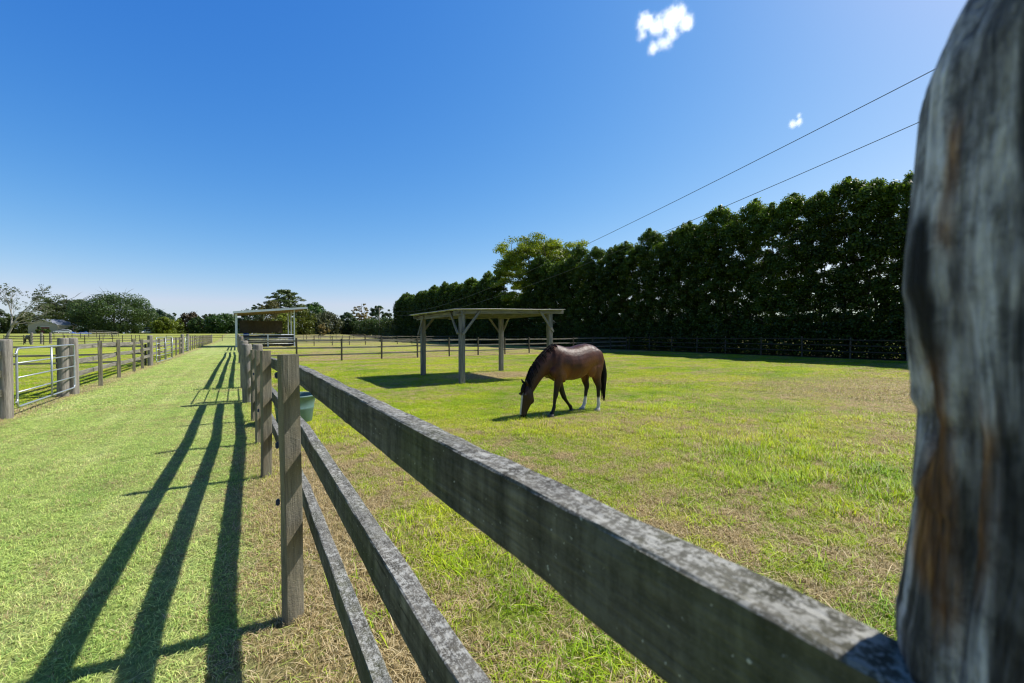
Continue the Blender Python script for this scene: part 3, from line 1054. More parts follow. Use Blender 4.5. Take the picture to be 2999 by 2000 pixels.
cf1 = line_fence('grey three-rail fence across the paddock behind the timber shelter', [(0.34, 26.9), (5.17, 26.95), (15.0, 28.1), (20.1, 28.8), (33.6, 30.6)], 2.55, (1.18, 0.80, 0.40))
line_fence('pale three-rail fence level with the white shed reaching the hedge', [(6.2, 62.6), (15.8, 65.0), (33.5, 68.0)], 2.6, (1.2, 0.82, 0.42))
line_fence('faint far rail fence beyond the white shed on the right', [(4, 88), (16, 95.0), (34, 102)], 2.9, (1.2, 0.82, 0.42))
line_fence('dark shaded fence along the foot of the tall hedge', [(33.4, 3.0), (33.6, 20), (34.3, 36), (34.8, 100)], 2.75, (1.22, 0.84, 0.45), 1.40, 0.08, 'rail_dark', 'dark', bays=3)
line_fence('low dark rails across the left paddock behind the closed gate', [(-3.95, 27.9), (-32, 27.9)], 3.1, (1.0, 0.62, 0.26), 1.12, 0.085, 'rail_far', 'dark')
line_fence('thin dark post-and-rail fence slanting across the left middle distance', [(-30, 96), (-19, 86.4), (-17.2, 93), (-15.5, 104)], 3.6, (1.25, 0.85, 0.45), 1.45, 0.08, 'rail', 'dark')
line_fence('pale low arena fence with close posts in the left distance', [at_depth(158, 92), at_depth(347, 108), at_depth(262, 128)], 1.9, (1.15, 0.60), 1.25, 0.14, 'rail_far', 'dark')
line_fence('grey cattle-yard rails at the far left edge below the bare tree', [(-33, 55), (-26.5, 61.0)], 2.3, (1.32, 0.95, 0.55), 1.45, 0.09, 'rail_far', 'square')
line_fence('farthest dark fence crossing the end of the lane', [(-75, 84), (-40, 108), (-3, 110), (30, 124)], 4.6, (1.15, 0.75), 1.3, 0.08, 'rail', 'dark', bays=3)
for i, (px, yy, Z) in enumerate(((121, 1007, 69), (148, 1007, 70), (92, 1008, 64))):
    x, y = at_depth(px, Z)
    o = link('round_post', ROUNDS[i], None, (x, y, gz(x, y)), (0, 0, i), (1.5, 1.5, 1.15))
    tag(o, ['thick grey post left of centre in the yard rails', 'thick grey post farthest right of the yard rails', 'thick leaning grey post beside the black horse'][i], 'post')

# ------------------------------------------------------------------ timber shelter in the paddock
def shelter():
    X0, X1, Y0, Y1 = 5.95, 9.44, 12.24, 15.62
    t = thing('field_shelter', 'open timber paddock shelter with four posts, knee braces and a flat corrugated roof', 'shelter', (X0, Y0, 0))
    O = Vector((X0, Y0, 0))
    hz = lambda x, y: 2.27 + 0.026 * (x - X0) - 0.012 * (y - Y0)
    w = 0.17
    for i, (x, y) in enumerate(((X0, Y0), (X1, Y0), (X0, Y1), (X1, Y1))):
        b = rough_board(hz(x, y) + .3, w, w, 14, 300 + i, .005, .008)
        mb = MB(); mb.v = [Vector((v[2], v[1], v[0] - .3)) for v in b.v]; mb.f = [f[::-1] for f in b.f]
        mb.build('post', M['shelter'], t, loc=Vector((x, y, 0)) - O, rot=(0, 0, random.uniform(-.05, .05)))
    def beam(p, q, h, tt, nm='beam', seed=1):
        p, q = Vector(p), Vector(q)
        d = q - p
        L = d.length
        rz = math.atan2(d.y, d.x); ry = -math.asin(d.z / L)
        link(nm, rough_board(L, h, tt, max(4, int(L / .15)), seed, .004, .006).mesh(nm, M['shelter_x']), t, p - O, (0, ry, rz))
    zf = lambda x, y, e=0: hz(x, y) + e
    # front and rear beams bolted to the outside of the posts, side plates and rafters on top
    for k, (yb) in enumerate((Y0 - w / 2 - 0.028, Y1 + w / 2 + 0.028)):
        beam((5.62, yb, zf(5.62, yb, .025)), (9.98, yb, zf(9.98, yb, .025)), .125, .05, 'beam', 320 + k)
    for k, xx in enumerate((X0 - w / 2 - .03, X1 - w / 2 - .03, 7.05, 8.2)):
        beam((xx, 11.99 if k < 1 else 12.19, zf(xx, 12, -.02)), (xx, 15.95 if k < 1 else 15.66, zf(xx, 15.9, -.02)), .12 if k > 1 else .14, .05, 'rafter', 330 + k)
    for k, yy in enumerate((12.75, 13.5, 14.3, 15.1)):
        beam((5.60, yy, zf(5.6, yy, .072)), (9.9, yy, zf(9.9, yy, .072)), .036, .07, 'purlin', 340 + k)
    # knee braces both ways at every post
    for k, (x, y, sx, sy) in enumerate(((X0, Y0, 1, 1), (X1, Y0, -1, 1), (X0, Y1, 1, -1), (X1, Y1, -1, -1))):
        yo = y - sy * (w / 2 + .085)
        lo, up = (0.05, .62)
        beam((x - sx * .05, yo, hz(x, y) - .68), (x + sx * .56, yo, hz(x, y) + .06), .08, .045, 'brace', 350 + k)
        xo = x - (1 if sx > 0 else -1) * (w / 2 + .03)
        if sx > 0: xo = x - (w / 2 + .088)
        else: xo = x + (w / 2 + .03)
        beam((xo, y - sy * .06, hz(x, y) - .66), (xo, y + sy * .50, hz(x, y) + .02), .08, .045, 'brace', 360 + k)
    for k in range(5):
        b = MB(); b.box((0, -.02, -.02), (.34 - .04 * k, .02, .02))
        if k < 2: b.build('splinter', M['shelter'], t, loc=Vector((5.66 + .03 * k, 12.08 + k * .004, 2.36 - .055 * k)) - O, rot=(0, .12 - .2 * k, .02))
    # corrugated sheet
    rb = MB()
    xa, xb, ya, yb = 5.53, 9.93, 11.93, 15.96
    n = 230
    top, bot = [], []
    loops_v = []
    rows = [ya, (ya + yb) / 2, yb]
    base = 0
    for zoff in (0.0, -0.006):
        for y in rows:
            for i in range(n + 1):
                x = xa + (xb - xa) * i / n
                # ridges run along x: corrugation seen along the left eave
                rb.v.append(Vector((x, y, 0)))
    rb = MB()
    ny = 212
    vs = []
    for zoff in (0.0, -0.005):
        for j in range(ny + 1):
            y = ya + (yb - ya) * j / ny
            cz = 0.012 * math.sin(2 * PI * (y - ya) / 0.076)
            for x in (xa, 7.0, 8.6, xb):
                vs.append(Vector((x, y, zf(x, y, .108) + cz + zoff + 0.008 * math.sin(x * 2 + y))))
    fs = []
    N1 = (ny + 1) * 4
    for s in (0, 1):
        for j in range(ny):
            for i in range(3):
                a = s * N1 + j * 4 + i
                q = [a, a + 1, a + 5, a + 4]
                fs.append(q if s == 0 else q[::-1])
    for j in range(ny):
        for i in (0, 3):
            a = j * 4 + i
            fs.append([a, a + 4, N1 + a + 4, N1 + a])
    for j in (0, ny):
        for i in range(3):
            a = j * 4 + i
            fs.append([a, a + 1, N1 + a + 1, N1 + a])
    me = mesh_from('roof', [v - O for v in vs], fs, plain('corrugated_iron', (0.52, 0.50, 0.46), 0.5, 0.15, 0.3, 2.5), True)
    link('roof', me, t)


shelter()


# ------------------------------------------------------------------ white farm shed at the end of the lane
def white_shed():
    X0, X1, Y0, Y1 = -0.25, 6.05, 61.6, 69.5
    t = thing('farm_shed', 'open white steel stable shed with a sloping roof at the end of the lane', 'shed', (X0, Y0, gz(X0, Y0)))
    O = Vector((X0, Y0, 0))
    for x, y, w in ((X0, Y0, .24), (X0 + .02, 64.2, .18), (X0, 66.8, .18), (X0, Y1, .18), (X1, Y0, .13), (X1, 65.5, .13), (X1, Y1, .13), (3.0, Y1, .12)):
        b = MB(); h = 4.25 + (x - X0) * .10 - .06
        b.box((x - w / 2, y - w / 2, -.3), (x + w / 2, y + w / 2, h)); b.box((x - w / 2 - .02, y - w / 2 - .02, -.02), (x + w / 2 + .02, y + w / 2 + .02, .06))
        b.v = [v - O for v in b.v]; b.build('post', M['white_metal'], t)
    b = MB()
    zr = lambda x: 4.25 + (x - X0) * .10
    b.prism([(-.55, zr(-.55)), (7.5, zr(7.5)), (7.5, zr(7.5) + .06), (-.55, zr(-.55) + .06)], 60.8, 70.3)
    b.v = [v - O for v in b.v]
    rf = b.build('roof', M['roof_steel'], t)
    g = MB(); g.prism([(-.57, zr(-.57) - .16), (7.52, zr(7.52) - .16), (7.52, zr(7.52) + .09), (-.57, zr(-.57) + .09)], 60.72, 60.79)
    g.v = [v - O for v in g.v]; g.build('fascia', M['white_metal'], rf)
    g = MB(); g.prism([(-.5, zr(-.5) - .03), (7.4, zr(7.4) - .03), (7.4, zr(7.4) - .004), (-.5, zr(-.5) - .004)], 60.85, 70.2)
    g.v = [v - O for v in g.v]; g.build('ceiling', M['roof_under'], rf)
    for k, y in enumerate(np.linspace(61.3, 69.8, 7)):
        b = MB(); b.prism([(-.5, zr(-.5) - .2), (7.2, zr(7.2) - .2), (7.2, zr(7.2) - .034), (-.5, zr(-.5) - .034)], y - .04, y + .04)
        b.v = [v - O for v in b.v]; b.build('rafter', M['roof_under'], t)
    # hanging shade cloth at the back
    vs, fs = [], []
    nx, nzr = 30, 6
    for j in range(nzr + 1):
        for i in range(nx + 1):
            u, w = i / nx, j / nzr
            x = X0 + .35 + u * 5.2
            low = 1.72 + .10 * math.sin(u * 7) + (.25 * math.exp(-((u - .78) / .06) ** 2))
            z = low + (3.45 + .05 * math.sin(u * 9) - low) * w
            vs.append(Vector((x, Y1 - .15 + .05 * math.sin(u * 21 + w), z)) - O)
    for j in range(nzr):
        for i in range(nx):
            a = j * (nx + 1) + i
            fs.append([a, a + 1, a + nx + 2, a + nx + 1])
    link('shade_cloth', mesh_from('shade_cloth', vs, fs, M['shade'], True), t)
    # front pen: white rails, black rubber belts
    for z, r in ((1.52, .05), (1.10, .03), (.92, .03), (.38, .03)):
        b = MB(); b.tube([(X0 + .12, Y0 - .02, z), (X1 - .07, Y0 - .02, z)], r, 8); b.v = [v - O for v in b.v]; b.build('rail', M['white_metal'], t, True)
    b = MB(); b.box((3.0, Y0 - .09, 0), (3.14, Y0 + .03, 1.6)); b.v = [v - O for v in b.v]; b.build('upright', M['white_metal'], t)
    for z0, z1 in ((.45, .86), (1.0, 1.42), (.08, .33)):
        b = MB(); b.box((X0 + .12, Y0 + .05, z0), (X1 - .08, Y0 + .07, z1)); b.v = [v - O for v in b.v]; b.build('belt', M['rubber'], t)
    for z0, z1 in ((.2, 1.45),):
        b = MB(); b.box((X1 - .02, Y0 + .1, z0), (X1 + .0, Y1 - .1, z1)); b.v = [v - O for v in b.v]; b.build('belt', M['rubber'], t)
    d = thing('water_drum', 'tall blue plastic drum inside the white shed', 'drum', (0.78, 62.4, 0))
    b = MB()
    b.ring([[(rr * math.cos(a), rr * math.sin(a), z) for a in np.linspace(0, 2 * PI, 20, endpoint=False)]
            for rr, z in ((.31, 0), (.33, .04), (.33, .5), (.345, .52), (.345, .56), (.33, .58), (.33, 1.05), (.345, 1.07), (.345, 1.11), (.33, 1.13), (.33, 1.58), (.30, 1.66), (.12, 1.67))])
    b.build('drum_body', M['blue'], d, True)
    b = MB(); b.tube([(0.15, 0, 1.665), (0.15, 0, 1.70)], .05, 10); b.build('cap', M['blue'], d, True)


white_shed()


# ------------------------------------------------------------------ bucket behind the fence posts
def tub():
    t = thing('bucket', 'big green plastic tub standing behind the foreground fence posts', 'bucket', (0.84, 8.62, 0))
    b = MB()
    rings = ((.27, 0.0), (.285, .012), (.315, .25), (.322, .26), (.322, .285), (.318, .295), (.352, .47), (.372, .475), (.374, .50), (.366, .506), (.348, .50), (.335, .40), (.315, .33))
    b.ring([[(r * math.cos(a), r * math.sin(a), z) for a in np.linspace(0, 2 * PI, 40, endpoint=False)] for r, z in rings])
    b.build('tub_body', M['bucket'], t, True)
    b = MB(); b.ring([[(r * math.cos(a), r * math.sin(a), z) for a in np.linspace(0, 2 * PI, 30, endpoint=False)] for r, z in ((.31, .331), (.15, .335), (.01, .336))])
    b.build('contents', M['soil'], t, True)
    for s in (-1, 1):
        b = MB(); b.tube([(s * .36, -.07, .44), (s * .40, -.05, .45), (s * .41, 0, .455), (s * .40, .05, .45), (s * .36, .07, .44)], .010, 6)
        b.build('handle', M['bucket'], t, True)


tub()


# ------------------------------------------------------------------ horse
def loft(mb, secs, n=20, yc=6.62):
    """secs: (xt,zt,xb,zb,halfwidth[,y]) ; elliptical rings whose long axis runs from top to bottom point"""
    loops = []
    for s in secs:
        xt, zt, xb, zb, w = s[:5]
        y = s[5] if len(s) > 5 else yc
        c = Vector(((xt + xb) / 2, y, (zt + zb) / 2))
        a = Vector((xt - xb, 0, zt - zb)) / 2
        loops.append([c + a * math.cos(t) + Vector((0, w, 0)) * math.sin(t) for t in np.linspace(0, 2 * PI, n, endpoint=False)])
    mb.ring(loops)


def limb(mb, secs, n=14):
    """secs: (x,y,z,a_foreaft,b_lateral) with rings square to the chain"""
    loops = []
    P = [Vector(s[:3]) for s in secs]
    for i, s in enumerate(secs):
        d = (P[min(i + 1, len(P) - 1)] - P[max(i - 1, 0)]).normalized()
        if i == len(secs) - 1: d = Vector((0, 0, -1))
        u = Vector((d.z, 0, -d.x)).normalized()
        loops.append([P[i] + u * s[3] * 1.08 * math.cos(t) + Vector((0, s[4] * 1.08, 0)) * math.sin(t) for t in np.linspace(0, 2 * PI, n, endpoint=False)])
    mb.ring(loops)


def ellipsoid(mb, c, r, rot=(0, 0, 0), n=14):
    R = Euler(rot).to_matrix()
    loops = []
    for j in range(1, n):
        ph = PI * j / n
        loops.append([Vector(c) + R @ Vector((r[0] * math.sin(ph) * math.cos(t), r[1] * math.sin(ph) * math.sin(t), r[2] * math.cos(ph)))
                      for t in np.linspace(0, 2 * PI, 16, endpoint=False)])
    mb.ring(loops)


def horse_body_mesh():
    mb = MB()
    loft(mb, [(6.455, 1.14, 6.46, 1.02, .05), (6.41, 1.235, 6.42, .90, .15), (6.34, 1.30, 6.37, .85, .195), (6.26, 1.352, 6.30, .82, .225), (6.16, 1.385, 6.20, .80, .245), (6.02, 1.405, 6.06, .775, .26),
              (5.85, 1.385, 5.88, .695, .27), (5.68, 1.345, 5.69, .665, .285), (5.50, 1.338, 5.48, .67, .27), (5.36, 1.375, 5.32, .675, .235),
              (5.24, 1.395, 5.18, .69, .205), (5.14, 1.36, 5.08, .74, .175), (5.09, 1.20, 5.05, .84, .12)], 24)
    loft(mb, [(5.30, 1.385, 5.16, .80, .15), (5.15, 1.36, 5.04, .79, .14), (5.03, 1.295, 4.99, .775, .125), (4.90, 1.19, 4.93, .745, .11), (4.765, 1.05, 4.865, .68, .095),
              (4.675, .94, 4.80, .60, .085), (4.605, .80, 4.75, .535, .077), (4.565, .67, 4.715, .50, .072), (4.56, .60, 4.70, .47, .07)], 20)
    loft(mb, [(4.55, .665, 4.665, .61, .055), (4.505, .61, 4.70, .51, .08), (4.475, .53, 4.712, .41, .098), (4.458, .45, 4.705, .335, .098), (4.445, .36, 4.66, .26, .078),
              (4.43, .26, 4.61, .185, .062), (4.418, .165, 4.575, .12, .055), (4.413, .10, 4.562, .072, .056), (4.43, .05, 4.54, .035, .046), (4.46, .02, 4.52, .018, .025)], 18)
    # jaw plate, brow, shoulder, haunch, flank, elbow, stifle
    for s in (-1, 1):
        ellipsoid(mb, (4.63, 6.62 + s * .052, .37), (.07, .03, .10), (0, -.5, 0))
        ellipsoid(mb, (4.475, 6.62 + s * .075, .475), (.03, .022, .035))
        ellipsoid(mb, (5.235, 6.62 + s * .15, 1.00), (.125, .07, .30), (0, .28, 0))
        ellipsoid(mb, (5.12, 6.62 + s * .12, .86), (.10, .07, .12))
        ellipsoid(mb, (5.31, 6.62 + s * .15, .84), (.09, .065, .20), (0, -.2, 0))
        ellipsoid(mb, (6.20, 6.62 + s * .15, 1.06), (.21, .09, .24), (0, .2, 0))
        ellipsoid(mb, (6.10, 6.62 + s * .165, .90), (.13, .07, .20), (0, .35, 0))
        # ears
        e = [(4.565, 6.62 + s * .045, .645, .026, .022), (4.525, 6.62 + s * .058, .69, .028, .02), (4.495, 6.62 + s * .066, .735, .018, .014), (4.475, 6.62 + s * .07, .765, .005, .005)]
        limb(mb, e, 10)
    limb(mb, [(5.27, 6.49, 1.0, .11, .07), (5.245, 6.48, .82, .10, .075), (5.205, 6.485, .64, .072, .06), (5.175, 6.49, .50, .053, .047), (5.165, 6.495, .415, .049, .047),
              (5.15, 6.50, .345, .036, .036), (5.135, 6.50, .24, .030, .030), (5.125, 6.50, .165, .038, .036), (5.10, 6.50, .10, .033, .033), (5.07, 6.50, .055, .045, .045), (5.055, 6.50, .0, .062, .056)])
    limb(mb, [(5.36, 6.75, 1.0, .11, .07), (5.41, 6.75, .78, .10, .075), (5.465, 6.745, .58, .070, .058), (5.535, 6.74, .40, .053, .046), (5.575, 6.74, .315, .049, .046),
              (5.615, 6.74, .255, .036, .035), (5.69, 6.74, .165, .031, .030), (5.745, 6.74, .105, .039, .036), (5.765, 6.74, .055, .036, .036), (5.77, 6.74, .0, .050, .048)])
    limb(mb, [(6.24, 6.50, 1.10, .18, .09), (6.215, 6.485, .92, .165, .10), (6.205, 6.48, .77, .125, .085), (6.235, 6.475, .64, .083, .062), (6.275, 6.475, .545, .068, .047), (6.283, 6.475, .495, .058, .043),
              (6.275, 6.475, .42, .042, .037), (6.272, 6.475, .28, .034, .031), (6.285, 6.475, .145, .041, .037), (6.272, 6.475, .085, .035, .033), (6.262, 6.475, .045, .045, .044), (6.25, 6.475, .0, .060, .053)])
    limb(mb, [(6.20, 6.73, 1.08, .17, .09), (6.165, 6.745, .88, .145, .10), (6.145, 6.75, .71, .10, .078), (6.165, 6.75, .60, .073, .057), (6.20, 6.75, .525, .066, .046), (6.205, 6.75, .475, .055, .042),
              (6.185, 6.75, .40, .041, .036), (6.165, 6.75, .26, .034, .031), (6.145, 6.75, .135, .041, .037), (6.11, 6.75, .08, .035, .033), (6.09, 6.75, .045, .045, .044), (6.07, 6.75, .0, .060, .053)])
    me0 = mb.mesh('horse_raw', None)
    o = bpy.data.objects.new('horse_raw', me0)
    COL.objects.link(o)
    r = o.modifiers.new('r', 'REMESH'); r.mode = 'VOXEL'; r.voxel_size = 0.0105
    s = o.modifiers.new('s', 'SMOOTH'); s.factor = 0.5; s.iterations = 22
    bpy.context.view_layer.update()
    dg = bpy.context.evaluated_depsgraph_get()
    me = bpy.data.meshes.new_from_object(o.evaluated_get(dg))
    bpy.data.objects.remove(o)
    bpy.data.meshes.remove(me0)
    me.name = 'horse_body'
    me.polygons.foreach_set('use_smooth', [True] * len(me.polygons))
    # coat zones: r = black points, g = white, b = warm flank
    ca = me.color_attributes.new('coat', 'FLOAT_COLOR', 'POINT')
    sm = lambda v, a, b: min(1, max(0, (v - a) / (b - a)))
    cols = []
    for v in me.vertices:
        x, y, z = v.co
        n = mnoise.noise(Vector((x * 6, y * 6, z * 6))) * .5
        blk = wht = warm = 0.0
        if x > 4.9:
            blk = sm(z + .06 * n, .72, .50)
            if x > 5.98:
                wht = sm(z + .03 * n, .30, .26)
            warm = max(0, 1 - ((x - 6.02) / .28) ** 2 - ((z - .90) / .30) ** 2) + max(0, 1 - ((x - 5.33) / .14) ** 2 - ((z - .86) / .2) ** 2) + .55 * sm(z, .95, .72) * (1 if 5.3 < x < 6.1 else 0)
            warm += 0.5 * max(0, 1 - ((x - 6.45) / .15) ** 2 - ((z - 1.0) / .25) ** 2)
        else:
            fx = float(np.interp(z, [0, .1, .25, .45, .6], [4.45, 4.415, 4.43, 4.455, 4.50]))
            if x < fx + .035 and abs(y - 6.62) < .030 and .09 < z < .50:
                wht = sm(abs(y - 6.62) + .008 * n, .030, .018)
            blk = max(sm(z, .16, .08), .75 * sm(x, 5.0, 4.62), sm(z, .62, .68) if x < 4.6 else 0)
            warm = .06
        cols.append((blk, wht, min(1, warm), 1))
    ca.data.foreach_set('color', np.array(cols, dtype=np.float32).ravel())
    return me


def horse():
    m, nt = new_mat('bay_coat')
    at = nt.n('ShaderNodeAttribute', attribute_name='coat')
    sp = nt.n('ShaderNodeSeparateColor', {0: at.outputs['Color']})
    tc = nt.n('ShaderNodeTexCoord').outputs['Object']
    n = nt.noise(tc, 7.0, 5, 0.6)
    hair = nt.noise(nt.n('ShaderNodeMapping', {'Vector': tc, 'Scale': (30, 30, 120)}).outputs[0], 2.0, 4, 0.6)
    c = nt.ramp(n, [(0.3, (0.042, 0.011, 0.004)), (0.7, (0.105, 0.027, 0.007))])
    c = nt.mix(sp.outputs[2], c, (0.20, 0.070, 0.016))
    c = nt.mix(sp.outputs[0], c, (0.008, 0.006, 0.005))
    c = nt.mix(sp.outputs[1], c, (0.66, 0.63, 0.58))
    c = nt.mix(0.35, c, nt.ramp(hair, [(0.3, 0.5), (0.7, 1.15)]), 'MULTIPLY')
    b = nt.n('ShaderNodeBump', {'Height': nt.math('ADD', nt.math('MULTIPLY', hair, 0.25), n), 'Strength': 0.38, 'Distance': 0.03})
    p = nt.n('ShaderNodeBsdfPrincipled', {'Base Color': c, 'Roughness': nt.ramp(n, [(0.3, 0.36), (0.7, 0.52)]), 'Specular IOR Level': 0.36,
                                          'Normal': b.outputs[0], 'Sheen Weight': 0.0})
    finish(nt, p.outputs[0])
    hairm = plain('black_hair', (0.010, 0.008, 0.007), 0.75, 0, 0.4, 30, 0, 0.2)
    t = thing('horse', 'dark bay horse with white hind socks and a white blaze grazing in the right paddock', 'horse', (5.7, 6.62, 0))
    O = Vector((5.7, 6.62, 0))
    me = horse_body_mesh()
    me.transform(Matrix.Translation(-O))
    me.materials.clear(); me.materials.append(m)
    body = link('body', me, t)
    # tail of separate locks
    rnd = random.Random(5)
    tb = MB()
    for k in range(60):
        a = rnd.uniform(0, 2 * PI); q = rnd.random() ** .5
        dx, dy = q * math.cos(a), q * math.sin(a)
        end = rnd.uniform(.17, .50)
        pts, rr = [], []
        for i in range(9):
            u = i / 8
            z = 1.165 - u * (1.165 - end)
            bulge = math.sin(min(1, u * 1.6) * PI / 2) if u < .6 else 1 - .45 * (u - .6) / .4
            x = 6.455 + .085 * math.sin(min(1, u * 2.2) * PI / 2) + dx * (.022 + .040 * bulge) + .010 * math.sin(u * 6 + k)
            y = 6.60 + dy * (.02 + .04 * bulge)
            pts.append(Vector((x, y, z)) - O); rr.append(.016 * (1 - .75 * u) + .002)
        tb.tube(pts, rr, 5)
    tb.build('tail', hairm, t, True)
    mn = MB()
    crest = [(5.22, 1.395), (5.13, 1.36), (5.03, 1.295), (4.90, 1.195), (4.765, 1.055), (4.675, .945), (4.605, .805), (4.56, .68)]
    for k in range(190):
        u = k / 189 * (len(crest) - 1.001)
        i = int(u); f = u - i
        x = crest[i][0] * (1 - f) + crest[i + 1][0] * f
        z = crest[i][1] * (1 - f) + crest[i + 1][1] * f
        L = rnd.uniform(.10, .19) * (0.5 if k < 25 else 1)
        y = 6.62 + rnd.uniform(-.012, .02)
        sd = 1 if rnd.random() < .72 else -1
        pts = [Vector((x + .012, y, z - .012)) - O, Vector((x - .006, y + sd * .03, z + .012)) - O, Vector((x + .01, y + sd * .085, z - L * .45)) - O, Vector((x + .03, y + sd * .10, z - L)) - O]
        mn.tube(pts, [.007, .008, .006, .002], 5)
    for k in range(16):
        y = 6.62 + rnd.uniform(-.035, .035)
        mn.tube([Vector((4.545, y, .665)) - O, Vector((4.49, y, .645)) - O, Vector((4.462, y * 1.0 + rnd.uniform(-.01, .01), .56)) - O, Vector((4.452, y, rnd.uniform(.44, .5))) - O], [.01, .012, .009, .002], 5)
    mn.build('mane', hairm, t, True)
    for s in (-1, 1):
        e = MB(); ellipsoid(e, (0, 0, 0), (.016, .012, .018)); e.build('eye', M['glass'], t, True, Vector((4.468, 6.62 + s * .094, .468)) - O)
    # hooves
    hm = plain('hoof_horn', (0.10, 0.085, 0.07), 0.6)
    hw = plain('pale_hoof_horn', (0.42, 0.38, 0.32), 0.6)
    for x, y, mm, sc in ((5.052, 6.50, hm, 1.06), (5.772, 6.74, hm, .88), (6.248, 6.475, hw, 1.04), (6.068, 6.75, hw, 1.04)):
        b = MB()
        b.ring([[(-dxx + r * 1.06 * math.cos(a), r * .95 * math.sin(a), z) for a in np.linspace(0, 2 * PI, 16, endpoint=False)] for r, z, dxx in ((.063, .0, .006), (.060, .02, .003), (.053, .05, -.008), (.04, .056, -.01))])
        b.v = [v * sc for v in b.v]
        b.build('hoof', mm, t, True, Vector((x, y, 0.001)) - O)
    # the black horse far off
    blk = plain('black_coat', (0.012, 0.011, 0.012), 0.45)
    x, y = at_depth(84, 70)
    r = thing('horse', 'black horse grazing far off behind the left yard rails', 'horse', (x, y, gz(x, y)), -0.9)
    b2 = me.copy(); b2.materials.clear(); b2.materials.append(blk)
    link('body', b2, r)
    for ch in t.children:
        if ch.name.split('.')[0] in ('tail', 'mane'):
            c = ch.copy(); COL.objects.link(c); c.parent = r


horse()

# ------------------------------------------------------------------ foliage builders
def leaf_mesh(name, pts, size, mat, flat=0.0, seed=0, shade=None, nrm=None):
    """pts Nx3 centres -> kite shaped leaves with random turn"""
    rg = np.random.default_rng(seed)
    n = len(pts)
    nn = rg.normal(size=(n, 3)) * (0.42 if nrm is not None else 1.0)
    if nrm is not None:
        nn += nrm
        nn[:, 2] += 0.25 + flat
    nn /= np.linalg.norm(nn, axis=1, keepdims=True) + 1e-9
    d = rg.normal(size=(n, 3))
    d -= nn * np.sum(d * nn, axis=1, keepdims=True)
    d /= np.linalg.norm(d, axis=1, keepdims=True) + 1e-9
    u = np.cross(nn, d)
    s = size * rg.uniform(0.6, 1.4, (n, 1))
    w = np.cross(d, u)
    V = np.empty((n, 4, 3))
    V[:, 0] = pts - d * s * .5
    V[:, 1] = pts + u * s * .32 + w * s * .06
    V[:, 2] = pts + d * s * .5
    V[:, 3] = pts - u * s * .32 + w * s * .06
    me = bpy.data.meshes.new(name)
    me.vertices.add(n * 4); me.vertices.foreach_set('co', V.ravel().astype(np.float32))
    me.loops.add(n * 4); me.loops.foreach_set('vertex_index', np.arange(n * 4, dtype=np.int32))
    me.polygons.add(n); me.polygons.foreach_set('loop_start', np.arange(0, n * 4, 4, dtype=np.int32))
    me.polygons.foreach_set('loop_total', np.full(n, 4, dtype=np.int32))
    me.update(calc_edges=True)
    sh = rg.random(n) if shade is None else np.clip(shade + rg.normal(0, .16, n), 0, 1)
    a = me.attributes.new('shade', 'FLOAT', 'POINT')
    a.data.foreach_set('value', np.repeat(sh, 4).astype(np.float32))
    me.materials.append(mat)
    return me


def clump_points(centres, radii, per, seed, hollow=0.35):
    rg = np.random.default_rng(seed)
    out, sh, nd = [], [], []
    for c, r in zip(centres, radii):
        k = max(6, int(per * rg.uniform(.6, 1.4)))
        d = rg.normal(size=(k, 3))
        d /= np.linalg.norm(d, axis=1, keepdims=True)
        q = (hollow + (1 - hollow) * rg.random((k, 1)) ** .6)
        out.append(np.array(c) + d * q * np.array(r))
        nd.append(d)
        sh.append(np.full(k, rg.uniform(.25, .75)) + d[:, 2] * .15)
    return np.concatenate(out), np.concatenate(sh), np.concatenate(nd)


def limbs(mb, base, top, r0, nl, spread, seed, start=.3, bend=.15, sub=2):
    """tapered trunk with limbs that reach into the crown"""
    rg = random.Random(seed)
    base, top = Vector(base), Vector(top)
    ax = top - base
    pts, rr = [], []
    for i in range(9):
        u = i / 8
        w = Vector((rg.uniform(-1, 1), rg.uniform(-1, 1), 0)) * bend * (u * (1 - u)) * 2
        pts.append(base + ax * u + w)
        rr.append(r0 * (1.25 - .25 * min(1, u * 8)) * (1 - .85 * u))
    mb.tube(pts, rr, 8)
    for k in range(nl):
        u = start + (1 - start) * (k + rg.random()) / nl * .9
        i = min(7, int(u * 8)); p = pts[i].lerp(pts[i + 1], u * 8 - i)
        a = k * 2.4 + rg.uniform(-.4, .4)
        L = spread * (1.1 - .5 * u) * rg.uniform(.75, 1.15)
        q = p + Vector((math.cos(a) * L * .5, math.sin(a) * L * .5, L * .35))
        e = p + Vector((math.cos(a) * L, math.sin(a) * L, L * rg.uniform(.45, .9)))
        r = r0 * .5 * (1 - .6 * u)
        mb.tube([p, q, e], [r, r * .65, r * .2], 6)
        for j in range(sub):
            e2 = q + Vector((math.cos(a + (j - .5) * 1.6) * L * .5, math.sin(a + (j - .5) * 1.6) * L * .5, L * rg.uniform(.3, .6)))
            mb.tube([q, (q + e2) / 2 + Vector((0, 0, .05 * L)), e2], [r * .5, r * .35, r * .1], 5)


